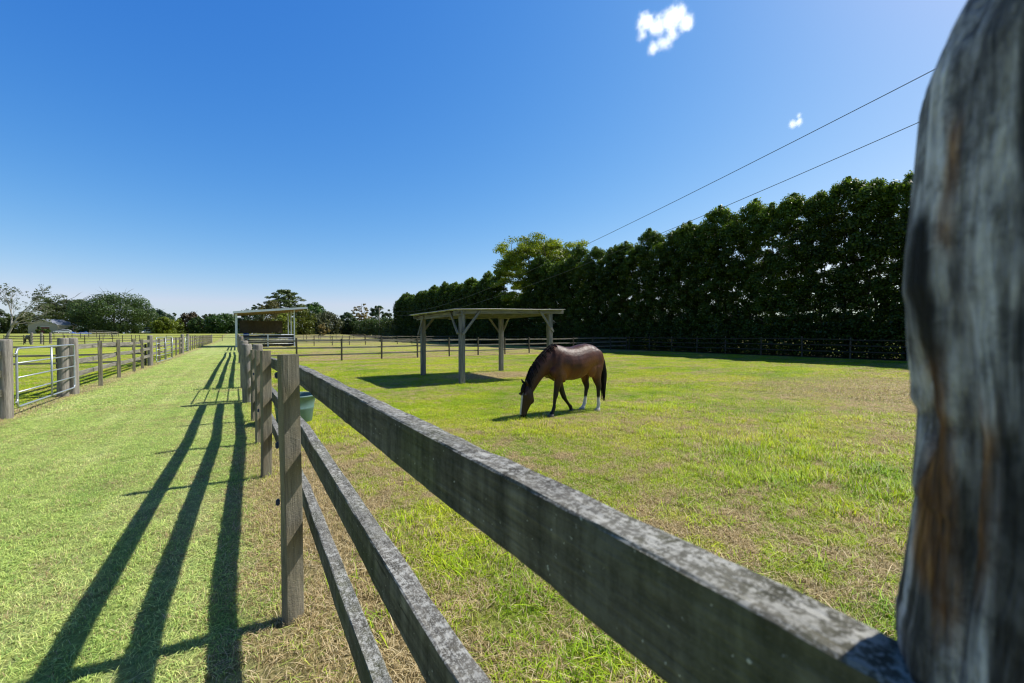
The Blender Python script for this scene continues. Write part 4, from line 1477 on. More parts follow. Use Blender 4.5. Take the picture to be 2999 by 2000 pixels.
# ---- hedge row
def hedge_variant(i, H, feet=1300):
    rg = np.random.default_rng(900 + i)
    cs, rs = [], []
    n = 265
    for k in range(n):
        z = 1.3 + (H - 1.8) * rg.random() ** .95
        u = (z - 1.5) / (H - 1.5)
        R = (1.32 + .5 * min(1, u * 2.5)) * (1 if u < .74 else max(.3, 1 - (u - .74) * 2.3))
        a = rg.uniform(0, 2 * PI)
        q = rg.random() ** .5
        cs.append((R * q * math.cos(a) * 1.0, R * q * math.sin(a) * .85, z))
        r = rg.uniform(.28, .55)
        rs.append((r, r, r * .85))
    for k in range(22):
        a = rg.uniform(0, 2 * PI)
        q = rg.random() * .8
        z = H - .3 - q * .9 + rg.uniform(-.4, .35)
        cs.append((q * math.cos(a), q * math.sin(a), z)); r = rg.uniform(.16, .34); rs.append((r, r, r * 1.5))
    P, sh, ND = clump_points(cs, rs, 118, 70 + i, .15)
    # a few sprigs low on the stems
    k = feet
    low = np.stack([rg.normal(0, .9, k), rg.normal(0, .6, k), rg.uniform(.05, 2.4, k)], 1)
    P = np.concatenate([P, low]); ND = np.concatenate([ND, rg.normal(size=(k, 3))]); sh = np.concatenate([sh, np.full(k, .4)])
    sh = sh * .55 + np.clip((P[:, 2] - (H - 2.8)) / 2.6, 0, 1) * .55  # leaves paler near the top: sunlit crowns painted into the colour
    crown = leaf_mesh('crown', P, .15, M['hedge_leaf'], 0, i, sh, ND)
    mb = MB()
    rr = random.Random(i)
    for s in range(3):
        a = s * 2.1 + rr.random()
        b = Vector((.14 * math.cos(a), .14 * math.sin(a), -.2))
        limbs(mb, b, (.5 * math.cos(a), .5 * math.sin(a), H - 1.2 - s * 1.2), .10 - .015 * s, 7, 1.2, i * 7 + s, .15, .3, 1)
    return crown, mb.mesh('trunk', M['bark'], True)


def hedge():
    V = [hedge_variant(i, H, F) for i, (H, F) in enumerate(((12.2, 900), (11.7, 700), (12.6, 4200), (11.5, 4800), (12.0, 4400)))]
    rr = random.Random(3)
    y = -1.5
    k = 0
    while y < 114:
        x = 35.2 + (y / 114) * 1.4 + rr.uniform(-.25, .25)
        if True:
            cr, tr = V[rr.randrange(5) if y < 17 else 2 + rr.randrange(3)]
            t = thing('hedge_tree', 'tall dark clipped evergreen in the long hedge row behind the right paddock', 'tree', (x, y, gz(x, y)), rr.uniform(0, 6.28), 'trees of the tall hedge row')
            sc = rr.uniform(.92, 1.02) * (1.0 if y < 60 else .98) * (.66 if 50 < y < 60 else 1)
            w = rr.uniform(.95, 1.12)
            t.scale = (w, w, sc)
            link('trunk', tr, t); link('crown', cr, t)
        y += 1.5 + rr.uniform(-.15, .2)
        k += 1
    # shorter continuation beyond the tall row
    lowm = leaf_mat('low_hedge_leaf', (0.016, 0.036, 0.010), (0.11, 0.175, 0.03), .3)
    LV = []
    for i in range(3):
        rg = np.random.default_rng(60 + i)
        cs = [(rg.normal(0, 1.0), rg.normal(0, 1.0), .5 + 5.2 * rg.random()) for _ in range(60)]
        rs = [(.8, .8, .7)] * 60
        P, sh, ND = clump_points(cs, rs, 40, 80 + i)
        mb = MB(); limbs(mb, (0, 0, -.2), (0, 0, 5), .15, 6, 1.3, i)
        LV.append((leaf_mesh('crown', P, .34, lowm, 0, i, sh, ND), mb.mesh('trunk', M['bark'], True)))
    y = 117
    while y < 186:
        t = thing('hedge_tree', 'low bushy hedge tree beyond the end of the tall hedge row', 'tree', (37 + rr.uniform(-.5, .5), y, gz(37, y)), rr.uniform(0, 6), 'low hedge trees beyond the tall row')
        cr, tr = LV[rr.randrange(3)]
        s = rr.uniform(.9, 1.12) * (.78 if y > 150 else .9); t.scale = (s, s, s)
        link('trunk', tr, t); link('crown', cr, t)
        y += 2.6
    # pale understorey shrubs behind the stems, seen lit between them
    return


hedge()


# ---- wide light green tree standing in the hedge gap
def wide_tree():
    mt = leaf_mat('feathery_leaf', (0.07, 0.12, 0.010), (0.34, 0.44, 0.035), .45)
    t = thing('shade_tree', 'wide bright green shade tree rising through a gap in the hedge', 'tree', (39.5, 53.8, 0))
    rg = np.random.default_rng(4)
    H, R = 16.3, 7.2
    mb = MB()
    rr = random.Random(12)
    mb.tube([(0, 0, -.3), (.1, .1, 2), (.2, 0, 5)], [.42, .34, .28], 10)
    ends = []
    for k in range(9):
        a = k * 2 * PI / 9 + rr.uniform(-.25, .25)
        L = rr.uniform(.55, 1.0)
        p0 = Vector((.2, 0, 4.4 + .5 * rr.random()))
        p1 = Vector((math.cos(a) * R * .35 * L, math.sin(a) * R * .35 * L, 7.5 + rr.random()))
        p2 = Vector((math.cos(a) * R * .68 * L, math.sin(a) * R * .68 * L, 10.5 + 2 * rr.random() * (1.3 - L)))
        p3 = Vector((math.cos(a) * R * .92 * L, math.sin(a) * R * .92 * L, 12.0 + 3.2 * (1 - L)))
        mb.tube([p0, p1, p2, p3], [.2, .14, .09, .03], 7)
        for q in (p1, p2, p3):
            for j in range(3):
                b = a + rr.uniform(-1.4, 1.4)
                e = q + Vector((math.cos(b) * 1.9, math.sin(b) * 1.9, rr.uniform(.6, 2.4)))
                mb.tube([q, (q + e) / 2 + Vector((0, 0, .15)), e], [.06, .045, .015], 5)
                ends.append(e)
    mb.build('trunk', M['bark'], t, True)
    cs, rs = [], []
    for e in ends:
        cs.append((e.x, e.y, e.z + .3)); rs.append((1.35, 1.35, .48))
    for k in range(190):
        a = rg.uniform(0, 2 * PI); q = rg.random() ** .5
        dome = 8.6 + (H - 8.9) * math.sqrt(max(0, 1 - q * q))
        cs.append((R * q * math.cos(a), R * q * math.sin(a), dome - rg.random() * 1.2)); r = rg.uniform(.6, 1.15); rs.append((r, r, r * .5))
    for k in range(80):
        a = rg.uniform(0, 2 * PI); q = .45 + .45 * rg.random()
        cs.append((R * q * math.cos(a), R * q * math.sin(a), rg.uniform(6.5, 11))); r = rg.uniform(.7, 1.2); rs.append((r, r, r * .45))
    P, sh, ND = clump_points(cs, rs, 240, 9, .1)
    link('crown', leaf_mesh('crown', P, .23, mt, .4, 2, sh, ND), t)


wide_tree()


# ---- scattered far trees
def far_tree(name, label, px0, px1, top, Z, dark, light, kind='round', n=70, per=46, leaf=None, lean=0.0, base=.12, group=None, bark='bark'):
    px = (px0 + px1) / 2
    x, y = at_depth(px, Z)
    H = height_at(top, Z, x, y)
    R = size_at(px1 - px0, Z) / 2
    t = thing(name, label, 'tree', (x, y, gz(x, y)), 0, group)
    seed = int(px * 13 + top)
    rg = np.random.default_rng(seed)
    mt = leaf_mat(name + '_leaf', [v * 1.1 for v in dark], [v * 1.85 for v in light], .38)
    cs, rs = [], []
    n = int(n * 1.35); per = int(per * 1.5)
    base = min(base, .03)
    zb = H * base
    for k in range(n):
        a = rg.uniform(0, 2 * PI)
        if kind == 'round':
            d = rg.normal(size=3); d /= np.linalg.norm(d)
            q = rg.uniform(.62, .90)
            c = (R * d[0] * q, R * d[1] * q, zb + (H - zb) * (.48 + .52 * d[2] * q))
            r = R * rg.uniform(.13, .25)
            rs.append((r, r, r * .80))
        elif kind == 'open':
            q = rg.random() ** .5
            u = rg.random()
            z = zb + (H - zb) * (.25 + .7 * u) * (1 - .25 * q * q)
            c = (R * q * math.cos(a) * .9, R * q * math.sin(a) * .9, z)
            r = R * rg.uniform(.12, .24)
            rs.append((r, r, r * .42))
        elif kind == 'pine':
            u = .42 + .56 * rg.random()
            w = (1 - (abs(u - .66) / .40) ** 2)
            q = rg.uniform(.2, 1) * max(.15, w)
            c = (R * q * math.cos(a), R * q * math.sin(a), H * u)
            r = R * rg.uniform(.14, .26)
            rs.append((r, r, r * .38))
        else:    # loose weeping
            u = rg.random()
            q = rg.random() ** .5 * math.sqrt(max(.05, 1 - (2 * abs(u - .45)) ** 2))
            c = (R * q * math.cos(a), R * q * math.sin(a), zb + (H - zb) * u * .96)
            r = R * rg.uniform(.14, .24)
            rs.append((r, r, r))
        cs.append(c)
    P, sh, ND = clump_points(cs, rs, per, seed, .72 if kind == 'round' else .4)
    P[:, 0] += lean * P[:, 2]
    if kind in ('round', 'loose') and H > 4:
        k = 700
        a = rg.uniform(0, 2 * PI, k); q = np.sqrt(rg.random(k)) * R * .95
        low = np.stack([q * np.cos(a), q * np.sin(a), rg.uniform(0, .22, k) * H], 1)
        P = np.concatenate([P, low]); ND = np.concatenate([ND, rg.normal(size=(k, 3))]); sh = np.concatenate([sh, rg.uniform(.1, .5, k)])
    P[:, 2] = np.clip(P[:, 2], .15, None)
    link('crown', leaf_mesh('crown', P, leaf or max(.16, .0030 * Z), mt, .2 if kind in ('open', 'pine') else 0, seed, sh, ND), t)
    mb = MB()
    limbs(mb, (0, 0, -.3), (lean * H * .9, 0, H * .92), max(.14, H * .022), 9, R * .75, seed, .22 if kind != 'pine' else .45, .5, 2)
    mb.build('trunk', M[bark], t, True)
    return t


G1, G2 = (0.014, 0.030, 0.010), (0.075, 0.125, 0.030)
far_tree('fig_tree', 'broad open-crowned fig tree left of the dense tree and right of the shed house', 128, 268, 858, 172, (0.020, 0.034, 0.012), (0.105, 0.135, 0.045), 'open', 150, 62)
far_tree('dense_tree', 'biggest dense dark tree with a wide low crown in the left distance', 238, 434, 857, 165, (0.010, 0.024, 0.007), (0.070, 0.115, 0.030), 'round', 120, 120, base=.02)
far_tree('green_tree', 'mid green tree behind the pale bare tree at the left edge', -30, 36, 905, 185, G1, (0.09, 0.13, 0.035), 'round', 60, 50, base=.05)
far_tree('green_tree', 'olive foliage behind the gabled shed house', 36, 124, 916, 190, (0.02, 0.035, 0.010), (0.115, 0.145, 0.035), 'loose', 80, 50, base=.05)
far_tree('dark_tree', 'small dark tree between the shed house roof and the fig tree', 122, 168, 918, 185, G1, (0.07, 0.10, 0.04), 'round', 40, 46, base=.05)
far_tree('dark_tree', 'blue-green domed tree behind the white utility truck', 424, 506, 905, 205, (0.012, 0.028, 0.014), (0.055, 0.10, 0.045), 'round', 80, 56, base=.06)
far_tree('yellow_green_tree', 'bright yellow-green tree right of the white utility truck', 449, 512, 929, 192, (0.045, 0.075, 0.008), (0.21, 0.26, 0.03), 'loose', 80, 52, base=.03)
far_tree('yellow_green_tree', 'loose light green tree in front of the white chimney', 506, 546, 934, 200, (0.05, 0.08, 0.012), (0.19, 0.24, 0.045), 'loose', 50, 42, base=.05)
far_tree('thin_tree', 'thin open tree rising above the white chimney', 494, 524, 910, 225, G1, (0.08, 0.12, 0.05), 'open', 30, 34)
far_tree('dark_red_tree', 'dark reddish-brown crowned tree left of the lane end', 530, 594, 911, 205, (0.022, 0.018, 0.010), (0.090, 0.070, 0.030), 'round', 70, 52, base=.1)
far_tree('green_tree', 'rounded dark green tree below the reddish crown', 556, 616, 929, 190, G1, (0.065, 0.12, 0.025), 'round', 70, 56, base=.03)
far_tree('green_tree', 'dull green tree peeping between two rounder trees at the lane end', 590, 632, 916, 215, G1, (0.07, 0.11, 0.035), 'round', 46, 46, base=.06)
far_tree('green_tree', 'deep green broad tree straight beyond the end of the lane', 606, 702, 918, 186, (0.012, 0.032, 0.009), (0.060, 0.125, 0.024), 'round', 120, 66, base=.02)
far_tree('green_tree', 'dark tree hidden behind the left posts of the white shed', 664, 716, 925, 196, G1, (0.06, 0.11, 0.03), 'round', 60, 50, base=.03)
far_tree('dark_tree', 'low dark tree behind the left half of the white shed roof', 700, 762, 903, 180, (0.016, 0.030, 0.014), (0.06, 0.10, 0.045), 'round', 70, 52, base=.03)
far_tree('open_tree', 'open grey-green tree above the middle of the white shed roof', 732, 786, 879, 190, (0.02, 0.036, 0.014), (0.09, 0.13, 0.05), 'open', 70, 52)
far_tree('olive_tree', 'brownish olive tree above the white shed roof', 758, 844, 884, 172, (0.035, 0.036, 0.012), (0.15, 0.145, 0.045), 'loose', 90, 52, base=.03)
far_tree('pine_tree', 'tall pine with a flat open crown rising above the white shed', 786, 886, 848, 195, (0.020, 0.040, 0.012), (0.105, 0.145, 0.045), 'pine', 90, 70)
far_tree('wattle_tree', 'tall yellow-green tree just right of the white shed roof', 846, 922, 897, 150, (0.028, 0.045, 0.008), (0.15, 0.175, 0.03), 'loose', 100, 60, base=.03)
far_tree('yellow_green_tree', 'yellow-green bush seen through the right end of the white shed', 800, 868, 918, 140, (0.04, 0.07, 0.008), (0.20, 0.235, 0.03), 'loose', 70, 52, base=.02)
far_tree('green_tree', 'bright green dome-topped tree right of the white shed', 880, 956, 885, 176, (0.016, 0.045, 0.010), (0.085, 0.165, 0.035), 'round', 100, 60, base=.1)
far_tree('wattle_tree', 'grey-green loose tree in the middle distance right of the shed', 906, 1004, 916, 160, (0.028, 0.040, 0.020), (0.13, 0.145, 0.065), 'loose', 110, 56, base=.02)
far_tree('shrub', 'small orange-tinged shrub below the grey-green tree', 930, 962, 948, 140, (0.06, 0.06, 0.015), (0.24, 0.19, 0.06), 'loose', 30, 40, base=.02)
far_tree('dark_tree', 'dark bushy tree left of the sparse yellow-leaved tree', 988, 1048, 915, 165, G1, (0.06, 0.10, 0.035), 'loose', 80, 52, base=.02)
far_tree('sparse_tree', 'sparse tree with yellowing leaves left of the power pole', 1032, 1086, 882, 172, (0.07, 0.065, 0.02), (0.25, 0.21, 0.07), 'open', 60, 26)
far_tree('pine_tree', 'dark pine directly behind the power pole', 1082, 1134, 887, 180, (0.016, 0.036, 0.014), (0.07, 0.12, 0.045), 'round', 60, 52, base=.2)
far_tree('pine_tree', 'shorter pale pine right of the power pole', 1120, 1152, 903, 186, (0.022, 0.040, 0.016), (0.09, 0.13, 0.05), 'round', 40, 46, base=.2)
for i, (a, b, tp, Z, lab) in enumerate(((106, 124, 956, 146, 'small bright bush in front of the maroon shed door'), (130, 146, 962, 146, 'small round bush in front of the shed house corner'),
                                        (196, 218, 956, 152, 'green bush beside the parked silver car'), (232, 264, 960, 158, 'low dark bush behind the blue tarpaulins'))):
    far_tree('shrub', lab, a, b, tp, Z, (0.02, 0.045, 0.008), (0.11, 0.17, 0.03), 'round', 16, 40, base=.0)
# trees glimpsed between the hedge stems, far across the next paddock
for i, (x, y, lab) in enumerate(((95, 30, 'distant tree glimpsed between the hedge stems at the right'), (88, 52, 'distant tree glimpsed under the middle of the hedge'), (110, 8, 'distant tree glimpsed under the right end of the hedge'))):
    t = thing('green_tree', lab, 'tree', (x, y, gz(x, y)))
    rg = np.random.default_rng(i + 500)
    P, sh, ND = clump_points([(rg.normal(0, 2.6), rg.normal(0, 2.6), .6 + 4.5 * rg.random()) for _ in range(40)], [(1.2, 1.2, .9)] * 40, 40, i)
    link('crown', leaf_mesh('crown', P, .35, leaf_mat('lit_leaf', (0.05, 0.08, 0.015), (0.18, 0.23, 0.05)), 0, i, sh, ND), t)  # paler leaf colour for these distant trees
    mb = MB(); limbs(mb, (0, 0, -.2), (0, 0, 5), .2, 6, 2, i); mb.build('trunk', M['bark'], t, True)


# ---- unbroken far woodland that closes the horizon
def far_wood():
    rg = np.random.default_rng(77)
    cs, rs = [], []
    for az in np.arange(-24, 128, .22):
        a = math.radians(az + rg.uniform(-.1, .1))
        d = 300 + 40 * mnoise.noise(Vector((az * .09, 3, 0))) if az < 40 else 190 + 25 * mnoise.noise(Vector((az * .09, 3, 0)))
        hh = 5.0 + 3.0 * mnoise.noise(Vector((az * .25, 1, 0))) + 1.5 * mnoise.noise(Vector((az * .9, 7, 0)))
        if az > 40: hh *= 1.5
        x, y = d * math.sin(a), d * math.cos(a)
        for k in range(3):
            z = rg.uniform(-.1, 1) * hh
            cs.append((x + rg.normal(0, 1.2), y + rg.normal(0, 1.2), gz(x, y) + z * .8)); rs.append((2.2, 2.2, 1.5))
    P, sh, ND = clump_points(cs, rs, 34, 5, .2)
    o = link('far_wood', leaf_mesh('far_wood', P, 1.0, leaf_mat('far_wood_leaf', (0.03, 0.055, 0.02), (0.13, 0.19, 0.06)), 0, 8, sh, ND))
    tag(o, 'hazy unbroken line of woodland closing the horizon', kind='stuff')


far_wood()


# ---- pale bare tree at the left edge
def bare_tree():
    Z = 88
    x, y = at_depth(17, Z)
    t = thing('bare_tree', 'pale leaning tree with bare branches and sparse tip leaves at the left edge', 'tree', (x, y, gz(x, y)))
    mb = MB()
    rr = random.Random(21)
    tips = []
    right = Vector((math.cos(YAW), -math.sin(YAW), 0)); ahead = Vector((math.sin(YAW), math.cos(YAW), 0))
    def grow(p, d, L, r, depth):
        d = d.normalized()
        q = p + d * L * .5 + Vector((rr.uniform(-1, 1), rr.uniform(-1, 1), rr.uniform(-.3, .6))) * L * .07
        e = p + d * L + Vector((0, 0, L * .06))
        mb.tube([p, q, e], [r, r * .82, r * .62], 7 if depth > 2 else 4, cap=False)
        if depth == 0:
            tips.append(e); return
        k = 3 if depth > 1 else 4
        for j in range(k):
            nd = d + Vector((rr.uniform(-1, 1), rr.uniform(-1, 1), rr.uniform(-.45, .75))) * (.62 if depth > 2 else .85)
            grow(e if j < 2 else q, nd, L * rr.uniform(.58, .82), r * rr.uniform(.42, .62), depth - 1)
    grow(Vector((0, 0, -.3)), right * .42 + Vector((0, 0, 1)) + ahead * .1, 3.0, .30, 0)
    tips.clear()
    b = right * 1.2 + Vector((0, 0, 2.6))
    grow(b, right * .75 + Vector((0, 0, .9)), 3.4, .19, 5)
    grow(b, right * -.35 + Vector((0, 0, 1.0)) + ahead * .3, 3.0, .16, 5)
    grow(b, right * 1.0 + Vector((0, 0, .35)) - ahead * .2, 2.8, .12, 4)
    mb.build('trunk', M['bark_pale'], t, True)
    cs = [tuple(p) for p in tips if p.z > 3.2 and rr.random() < .42]
    P, sh, ND = clump_points(cs, [(.34, .34, .2)] * len(cs), 9, 3, 0)
    link('crown', leaf_mesh('crown', P, .22, leaf_mat('sparse_leaf', (0.03, 0.05, 0.02), (0.13, 0.17, 0.06)), .2, 1, sh, ND), t)


bare_tree()


# ------------------------------------------------------------------ buildings, vehicles and oddments in the distance
def shed_house():
    Z = 150
    x, y = at_depth(126, Z)
    t = thing('shed_house', 'cream gabled shed house with a pale steel roof and maroon door in the left distance', 'house', (x, y, gz(x, y)), math.atan2(.94, .35))
    # local x = ridge direction (away), local y = left
    L, W, he, hr = 8.5, 8.6, 3.15, 5.0
    b = MB()
    prof = [(-W / 2, 0), (W / 2, 0), (W / 2, he), (0, hr), (-W / 2, he)]
    def prism_x(prof, x0, x1):
        m = MB(); n = len(prof)
        for xx in (x0, x1):
            for yy, zz in prof: m.v.append(Vector((xx, yy, zz)))
        m.f.append(list(range(n))[::-1]); m.f.append(list(range(n, 2 * n)))
        for k in range(n):
            k2 = (k + 1) % n
            m.f.append([k, k2, n + k2, n + k])
        return m
    prism_x(prof, 0, L).build('wall', M['cream'], t)
    g = prism_x([(-W / 2 + .02, 0), (W / 2 - .02, 0), (W / 2 - .02, he - .02), (0, hr - .03), (-W / 2 + .02, he - .02)], -.03, -.004)
    g.build('gable', M['grey_wall'], t)
    e = .22
    s = (hr - he) / (W / 2)
    for sg in (-1, 1):
        prism_x([(0, hr + .03), (sg * (W / 2 + e), he - s * e + .03), (sg * (W / 2 + e), he - s * e + .15), (0, hr + .15)], -.4, L + .4).build('roof', M['roof_steel'], t)
        prism_x([(sg * (W / 2 + e), he - s * e - .08), (sg * (W / 2 + e + .1), he - s * e - .08), (sg * (W / 2 + e + .1), he - s * e + .16), (sg * (W / 2 + e), he - s * e + .16)], -.42, L + .42).build('gutter', M['roof_white'], t)
    d = MB(); d.box((-.10, -1.9, 0), (-.034, 1.7, 2.35)); d.build('door', M['maroon'], t)
    tr = MB(); tr.box((-.12, -2.0, 2.36), (-.034, 1.8, 2.5)); tr.build('door_frame', M['roof_white'], t)


shed_house()


def far_house():
    Z = 215
    x, y = at_depth(512, Z)
    t = thing('farm_house', 'white house with a chimney half hidden in the trees left of the lane end', 'house', (x, y, gz(x, y)))
    b = MB(); b.box((-4, -3, 0), (5, 4, 3.0)); b.build('wall', M['roof_white'], t)
    r = MB()
    r.v = [Vector(v) for v in ((-4.6, -3.6, 3.0), (5.6, -3.6, 3.0), (5.6, 4.6, 3.0), (-4.6, 4.6, 3.0), (-1.2, .5, 5.6), (2.2, .5, 5.6))]
    r.f = [[0, 1, 5, 4], [1, 2, 5], [2, 3, 4, 5], [3, 0, 4], [3, 2, 1, 0]]
    rf = r.build('roof', M['roof_white'], t)
    c = MB(); c.box((-1.3, -.4, 4.2), (-.3, .5, 7.7)); c.box((-1.42, -.52, 7.7), (-.18, .62, 7.95)); c.build('chimney', M['roof_white'], rf)
    w = MB(); w.box((1.5, -3.06, 1.0), (2.9, -3.005, 2.3)); w.build('window', M['glass'], t)
    x, y = at_depth(432, 200)
    t = thing('open_shed', 'low dark open shed behind the white utility truck', 'shed', (x, y, gz(x, y)))
    b = MB(); b.box((-6, -1, 2.7), (6.5, 4, 2.85)); b.build('roof', M['roof_steel'], t)
    b = MB(); b.box((-5.8, 3.8, 0), (6.3, 3.95, 2.69)); b.box((-5.8, 0, 0), (-5.65, 3.79, 2.69)); b.build('wall', M['rubber'], t)
    for xx in (-5.7, -1.9, 2.2, 6.1):
        b = MB(); b.box((xx, -.9, 0), (xx + .12, -.78, 2.69)); b.build('post', M['post_dark'], t)


far_house()


def vehicle(name, label, cat, px, Z, rotz, ute, paint):
    x, y = at_depth(px, Z)
    t = thing(name, label, cat, (x, y, gz(x, y)), rotz)
    W = .88
    if ute:
        body = [(-2.6, .45), (2.55, .45), (2.6, .75), (2.5, 1.0), (1.35, 1.12), (.8, 1.68), (.5, 1.74), (-.75, 1.74), (-.95, 1.12), (-2.6, 1.12)]
        glass = [(1.22, 1.14), (.74, 1.62), (.46, 1.67), (-.72, 1.67), (-.86, 1.14)]
    else:
        body = [(-2.1, .42), (2.1, .42), (2.15, .7), (2.0, .92), (1.05, 1.02), (.35, 1.45), (-.9, 1.50), (-1.9, 1.12), (-2.12, .95)]
        glass = [(.95, 1.03), (.32, 1.39), (-.85, 1.43), (-1.6, 1.06)]
    b = MB(); b.prism(body, -W, W)
    o = b.build('body', M[paint], t)
    bv = o.modifiers.new('b', 'BEVEL'); bv.width = .06; bv.segments = 2
    for s in (-1, 1):
        g = MB(); g.prism(glass, s * (W + .002) - .004, s * (W + .002) + .004); g.build('side_window', M['glass'], t)
    p0, p1 = (body[4], body[5])
    g = MB()
    g.v = [Vector((a + .02, yy, z + .015)) for (a, z) in (p0, p1) for yy in (-W + .12, W - .12)]; g.f = [[0, 1, 3, 2]]; g.build('windscreen', M['glass'], t)
    if ute:
        g = MB(); g.box((-2.5, -W + .1, .95), (-1.05, W - .1, 1.125)); g.build('tray', M['rubber'], t)
    for wx in ((-1.6, 1.65) if ute else (-1.3, 1.35)):
        for s in (-1, 1):
            wl = MB(); wl.tube([(wx, s * (W - .18), .34), (wx, s * (W + .03), .34)], .34, 18); w = wl.build('wheel', M['tyre'], t, True)
            rm = MB(); rm.tube([(wx, s * (W + .031), .34), (wx, s * (W + .045), .34)], .2, 14); rm.build('rim', M['rim'], w, True)
    for s in (-1, 1):
        hl = MB(); hl.box((2.02 if not ute else 2.53, s * .6 - .18, .72), (2.16 if not ute else 2.61, s * .6 + .18, .86)); hl.build('headlight', M['roof_white'], t)


vehicle('utility_truck', 'white double-cab utility truck parked in front of the trees in the left distance', 'truck', 431, 188, math.radians(215), True, 'car_white')
vehicle('parked_car', 'silver car parked beside the shed house in the left distance', 'car', 184, 146, math.radians(212), False, 'car_silver')


def tarp(label, px0, px1, top, Z, seed):
    px = (px0 + px1) / 2
    x, y = at_depth(px, Z)
    w = size_at(px1 - px0, Z)
    h = max(.7, height_at(top, Z, x, y))
    vs, fs = [], []
    n = 16
    for j in range(n + 1):
        for i in range(n + 1):
            u, v = i / n * 2 - 1, j / n * 2 - 1
            k = max(0, 1 - max(abs(u), abs(v)) ** 3)
            nn = mnoise.noise(Vector((u * 2 + seed, v * 2, seed)))
            vs.append((u * w / 2, v * 1.4, max(-.05, h * k * (.8 + .5 * nn) + .05 * mnoise.noise(Vector((u * 7, v * 7, seed))))))
    for j in range(n):
        for i in range(n):
            a = j * (n + 1) + i
            fs.append([a, a + 1, a + n + 2, a + n + 1])
    o = link('tarpaulin', mesh_from('tarpaulin', vs, fs, M['tarp'], True), None, (x, y, gz(x, y)))
    tag(o, label, 'tarpaulin')


tarp('small blue tarpaulin over a pile, the left one of two', 207, 224, 974, 150, 1.3)
tarp('longer blue tarpaulin over a pile, the right one of two', 233, 262, 971, 152, 4.1)


# ---- power pole and lines
def power_line():
    Z = 130
    x, y = at_depth(1111, Z)
    zg = gz(x, y)
    H = height_at(901, Z, x, y)
    t = thing('power_pole', 'grey timber power pole with one crossarm beyond the hedge end', 'pole', (x, y, zg))
    b = MB(); b.tube([(0, 0, -.3), (0, 0, H * .5), (0, 0, H)], [.19, .16, .12], 10); b.build('pole', M['pole'], t, True)
    th = math.atan2(16.5 - x, -(3.7 - y))
    dx, dy = math.cos(th), math.sin(th)
    b = MB(); b.tube([(-1.5 * dx, -1.5 * dy, H - .35), (1.5 * dx, 1.5 * dy, H - .35)], .07, 6); b.build('crossarm', M['pole'], t, True)
    for s in (-1.35, 1.35):
        b = MB(); b.tube([(s * dx, s * dy, H - .28), (s * dx, s * dy, H - .1)], .05, 8); b.build('insulator', M['roof_white'], t, True)
    out = []
    for s, near, mid, lab in ((1.35, (1.391, .310, .627), (.687, .752, .209), 'upper power line rising over the hedge to the upper right'),
                              (-1.35, (1.343, .338, .494), (.889, .624, .262), 'lower power line crossing just above the hedge top')):
        A = Vector((x + s * dx, y + s * dy, zg + H - .1))
        Bxy = Vector((16.5, 3.7)) if s > 0 else Vector((18.6, 4.68))
        d = Vector((Bxy.x - A.x, Bxy.y - A.y))
        nrm = Vector((-d.y, d.x))
        pts = [(0.0, A.z)]
        for r in (mid, near):
            tt = (nrm.x * A.x + nrm.y * A.y) / (nrm.x * r[0] + nrm.y * r[1])
            px_, py_, pz_ = r[0] * tt, r[1] * tt, CAM_H + r[2] * tt
            u = ((px_ - A.x) * d.x + (py_ - A.y) * d.y) / d.length_squared
            pts.append((u, pz_))
        us = np.array([p[0] for p in pts]); zz = np.array([p[1] for p in pts])
        co = np.polyfit(us, zz, 2)
        print('WIRE', pts, co)
        P = [Vector((A.x + d.x * u, A.y + d.y * u, float(np.polyval(co, u)))) for u in np.linspace(0, 1.3, 60)]
        b = MB(); b.tube(P, .013, 5)
        o = b.build('power_line', M['wire'], None)
        tag(o, lab, 'power line')


power_line()


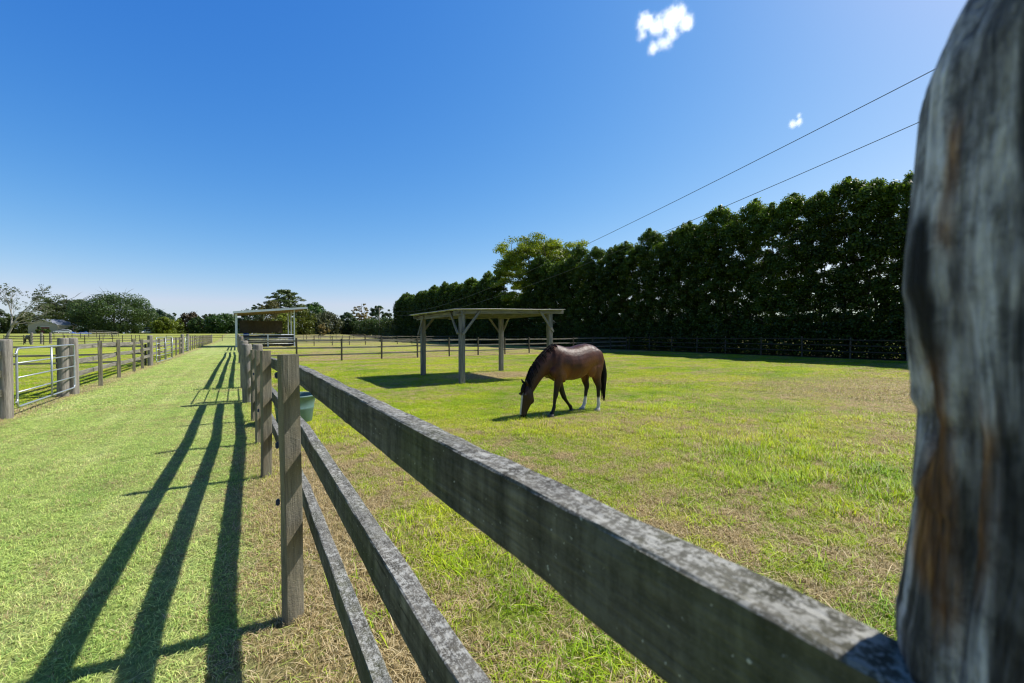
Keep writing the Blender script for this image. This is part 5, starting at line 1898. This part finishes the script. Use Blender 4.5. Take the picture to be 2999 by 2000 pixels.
# ------------------------------------------------------------------ clouds: small fair-weather puffs, real volumes far away
def cloud(label, blobs, Z, seed, dens):
    """blobs: picture-sized puffs turned into true spheres at distance Z"""
    c, s = math.cos(YAW), math.sin(YAW)
    cp, sp = math.cos(PITCH), math.sin(PITCH)
    sph = []
    for px, py, r in blobs:
        xx, yy = (px - PW / 2) / FPX * Z, -(py - PH / 2) / FPX * Z
        up = yy * cp - Z * sp; fw = Z * cp + yy * sp
        sph.append((Vector((xx * c + fw * s, -xx * s + fw * c, CAM_H + up)), r / FPX * Z))
    ctr = sum((p for p, _ in sph), Vector()) / len(sph)
    mb = MB()
    for p, r in sph:
        ellipsoid(mb, p - ctr, (r * 1.25, r * 1.25, r * 1.25), n=10)
    me0 = mb.mesh('cloud_raw', None)
    o0 = bpy.data.objects.new('cloud_raw', me0); COL.objects.link(o0)
    rm = o0.modifiers.new('r', 'REMESH'); rm.mode = 'VOXEL'; rm.voxel_size = max(1.5, sph[0][1] * .22)
    bpy.context.view_layer.update()
    me = bpy.data.meshes.new_from_object(o0.evaluated_get(bpy.context.evaluated_depsgraph_get()))
    bpy.data.objects.remove(o0)
    me.name = 'cloud'
    m, nt = new_mat('cloud_vapour')
    pos = nt.n('ShaderNodeTexCoord').outputs['Object']
    warp = nt.n('ShaderNodeTexNoise', {'Vector': pos, 'Scale': 0.035, 'Detail': 3.0}).outputs['Color']
    wv = nt.n('ShaderNodeVectorMath', {0: warp, 1: (0.5, 0.5, 0.5)}, operation='SUBTRACT').outputs[0]
    wv = nt.n('ShaderNodeVectorMath', {0: wv, 3: 16.0}, operation='SCALE').outputs[0]
    pw = nt.n('ShaderNodeVectorMath', {0: pos, 1: wv}, operation='ADD').outputs[0]
    f = None
    for p, r in sph:
        dd = nt.n('ShaderNodeVectorMath', {0: pw, 1: tuple(p - ctr)}, operation='DISTANCE').outputs['Value']
        v = nt.math('SUBTRACT', 1.0, nt.math('DIVIDE', dd, r * 1.15))
        f = v if f is None else nt.math('SMOOTH_MAX', f, v, 0.15)
    n = nt.noise(pw, 0.05, 10, 0.72)
    dn = nt.math('ADD', f, nt.math('MULTIPLY', nt.math('SUBTRACT', n, 0.53), 2.1))
    dn = nt.math('MULTIPLY', nt.math('POWER', nt.step(dn, -0.12, 1.0), 1.7), dens)
    vol = nt.n('ShaderNodeVolumePrincipled', {'Color': (1, 1, 1, 1), 'Density': dn, 'Anisotropy': 0.3, 'Emission Strength': nt.math('MULTIPLY', dn, 0.42), 'Emission Color': (0.95, 0.97, 1.0, 1)})  # glow added so the vapour looks white, standing in for scattered sunlight
    out = nt.n('ShaderNodeOutputMaterial')
    nt.link(vol.outputs[0], out.inputs[1])
    me.materials.clear(); me.materials.append(m)
    o = link('cloud', me, None, ctr)
    tag(o, label, 'cloud')


cloud('larger ragged white cloud high in the blue sky', [(1890, 65, 30), (1925, 75, 32), (1960, 60, 36), (1985, 40, 30), (2010, 65, 28), (1880, 105, 18), (1915, 142, 22), (1950, 125, 24), (1970, 100, 22)], 1100, 1, .075)
cloud('tiny wisp of white cloud above the power lines', [(2340, 338, 10), (2322, 364, 13), (2340, 358, 13)], 1400, 2, .06)
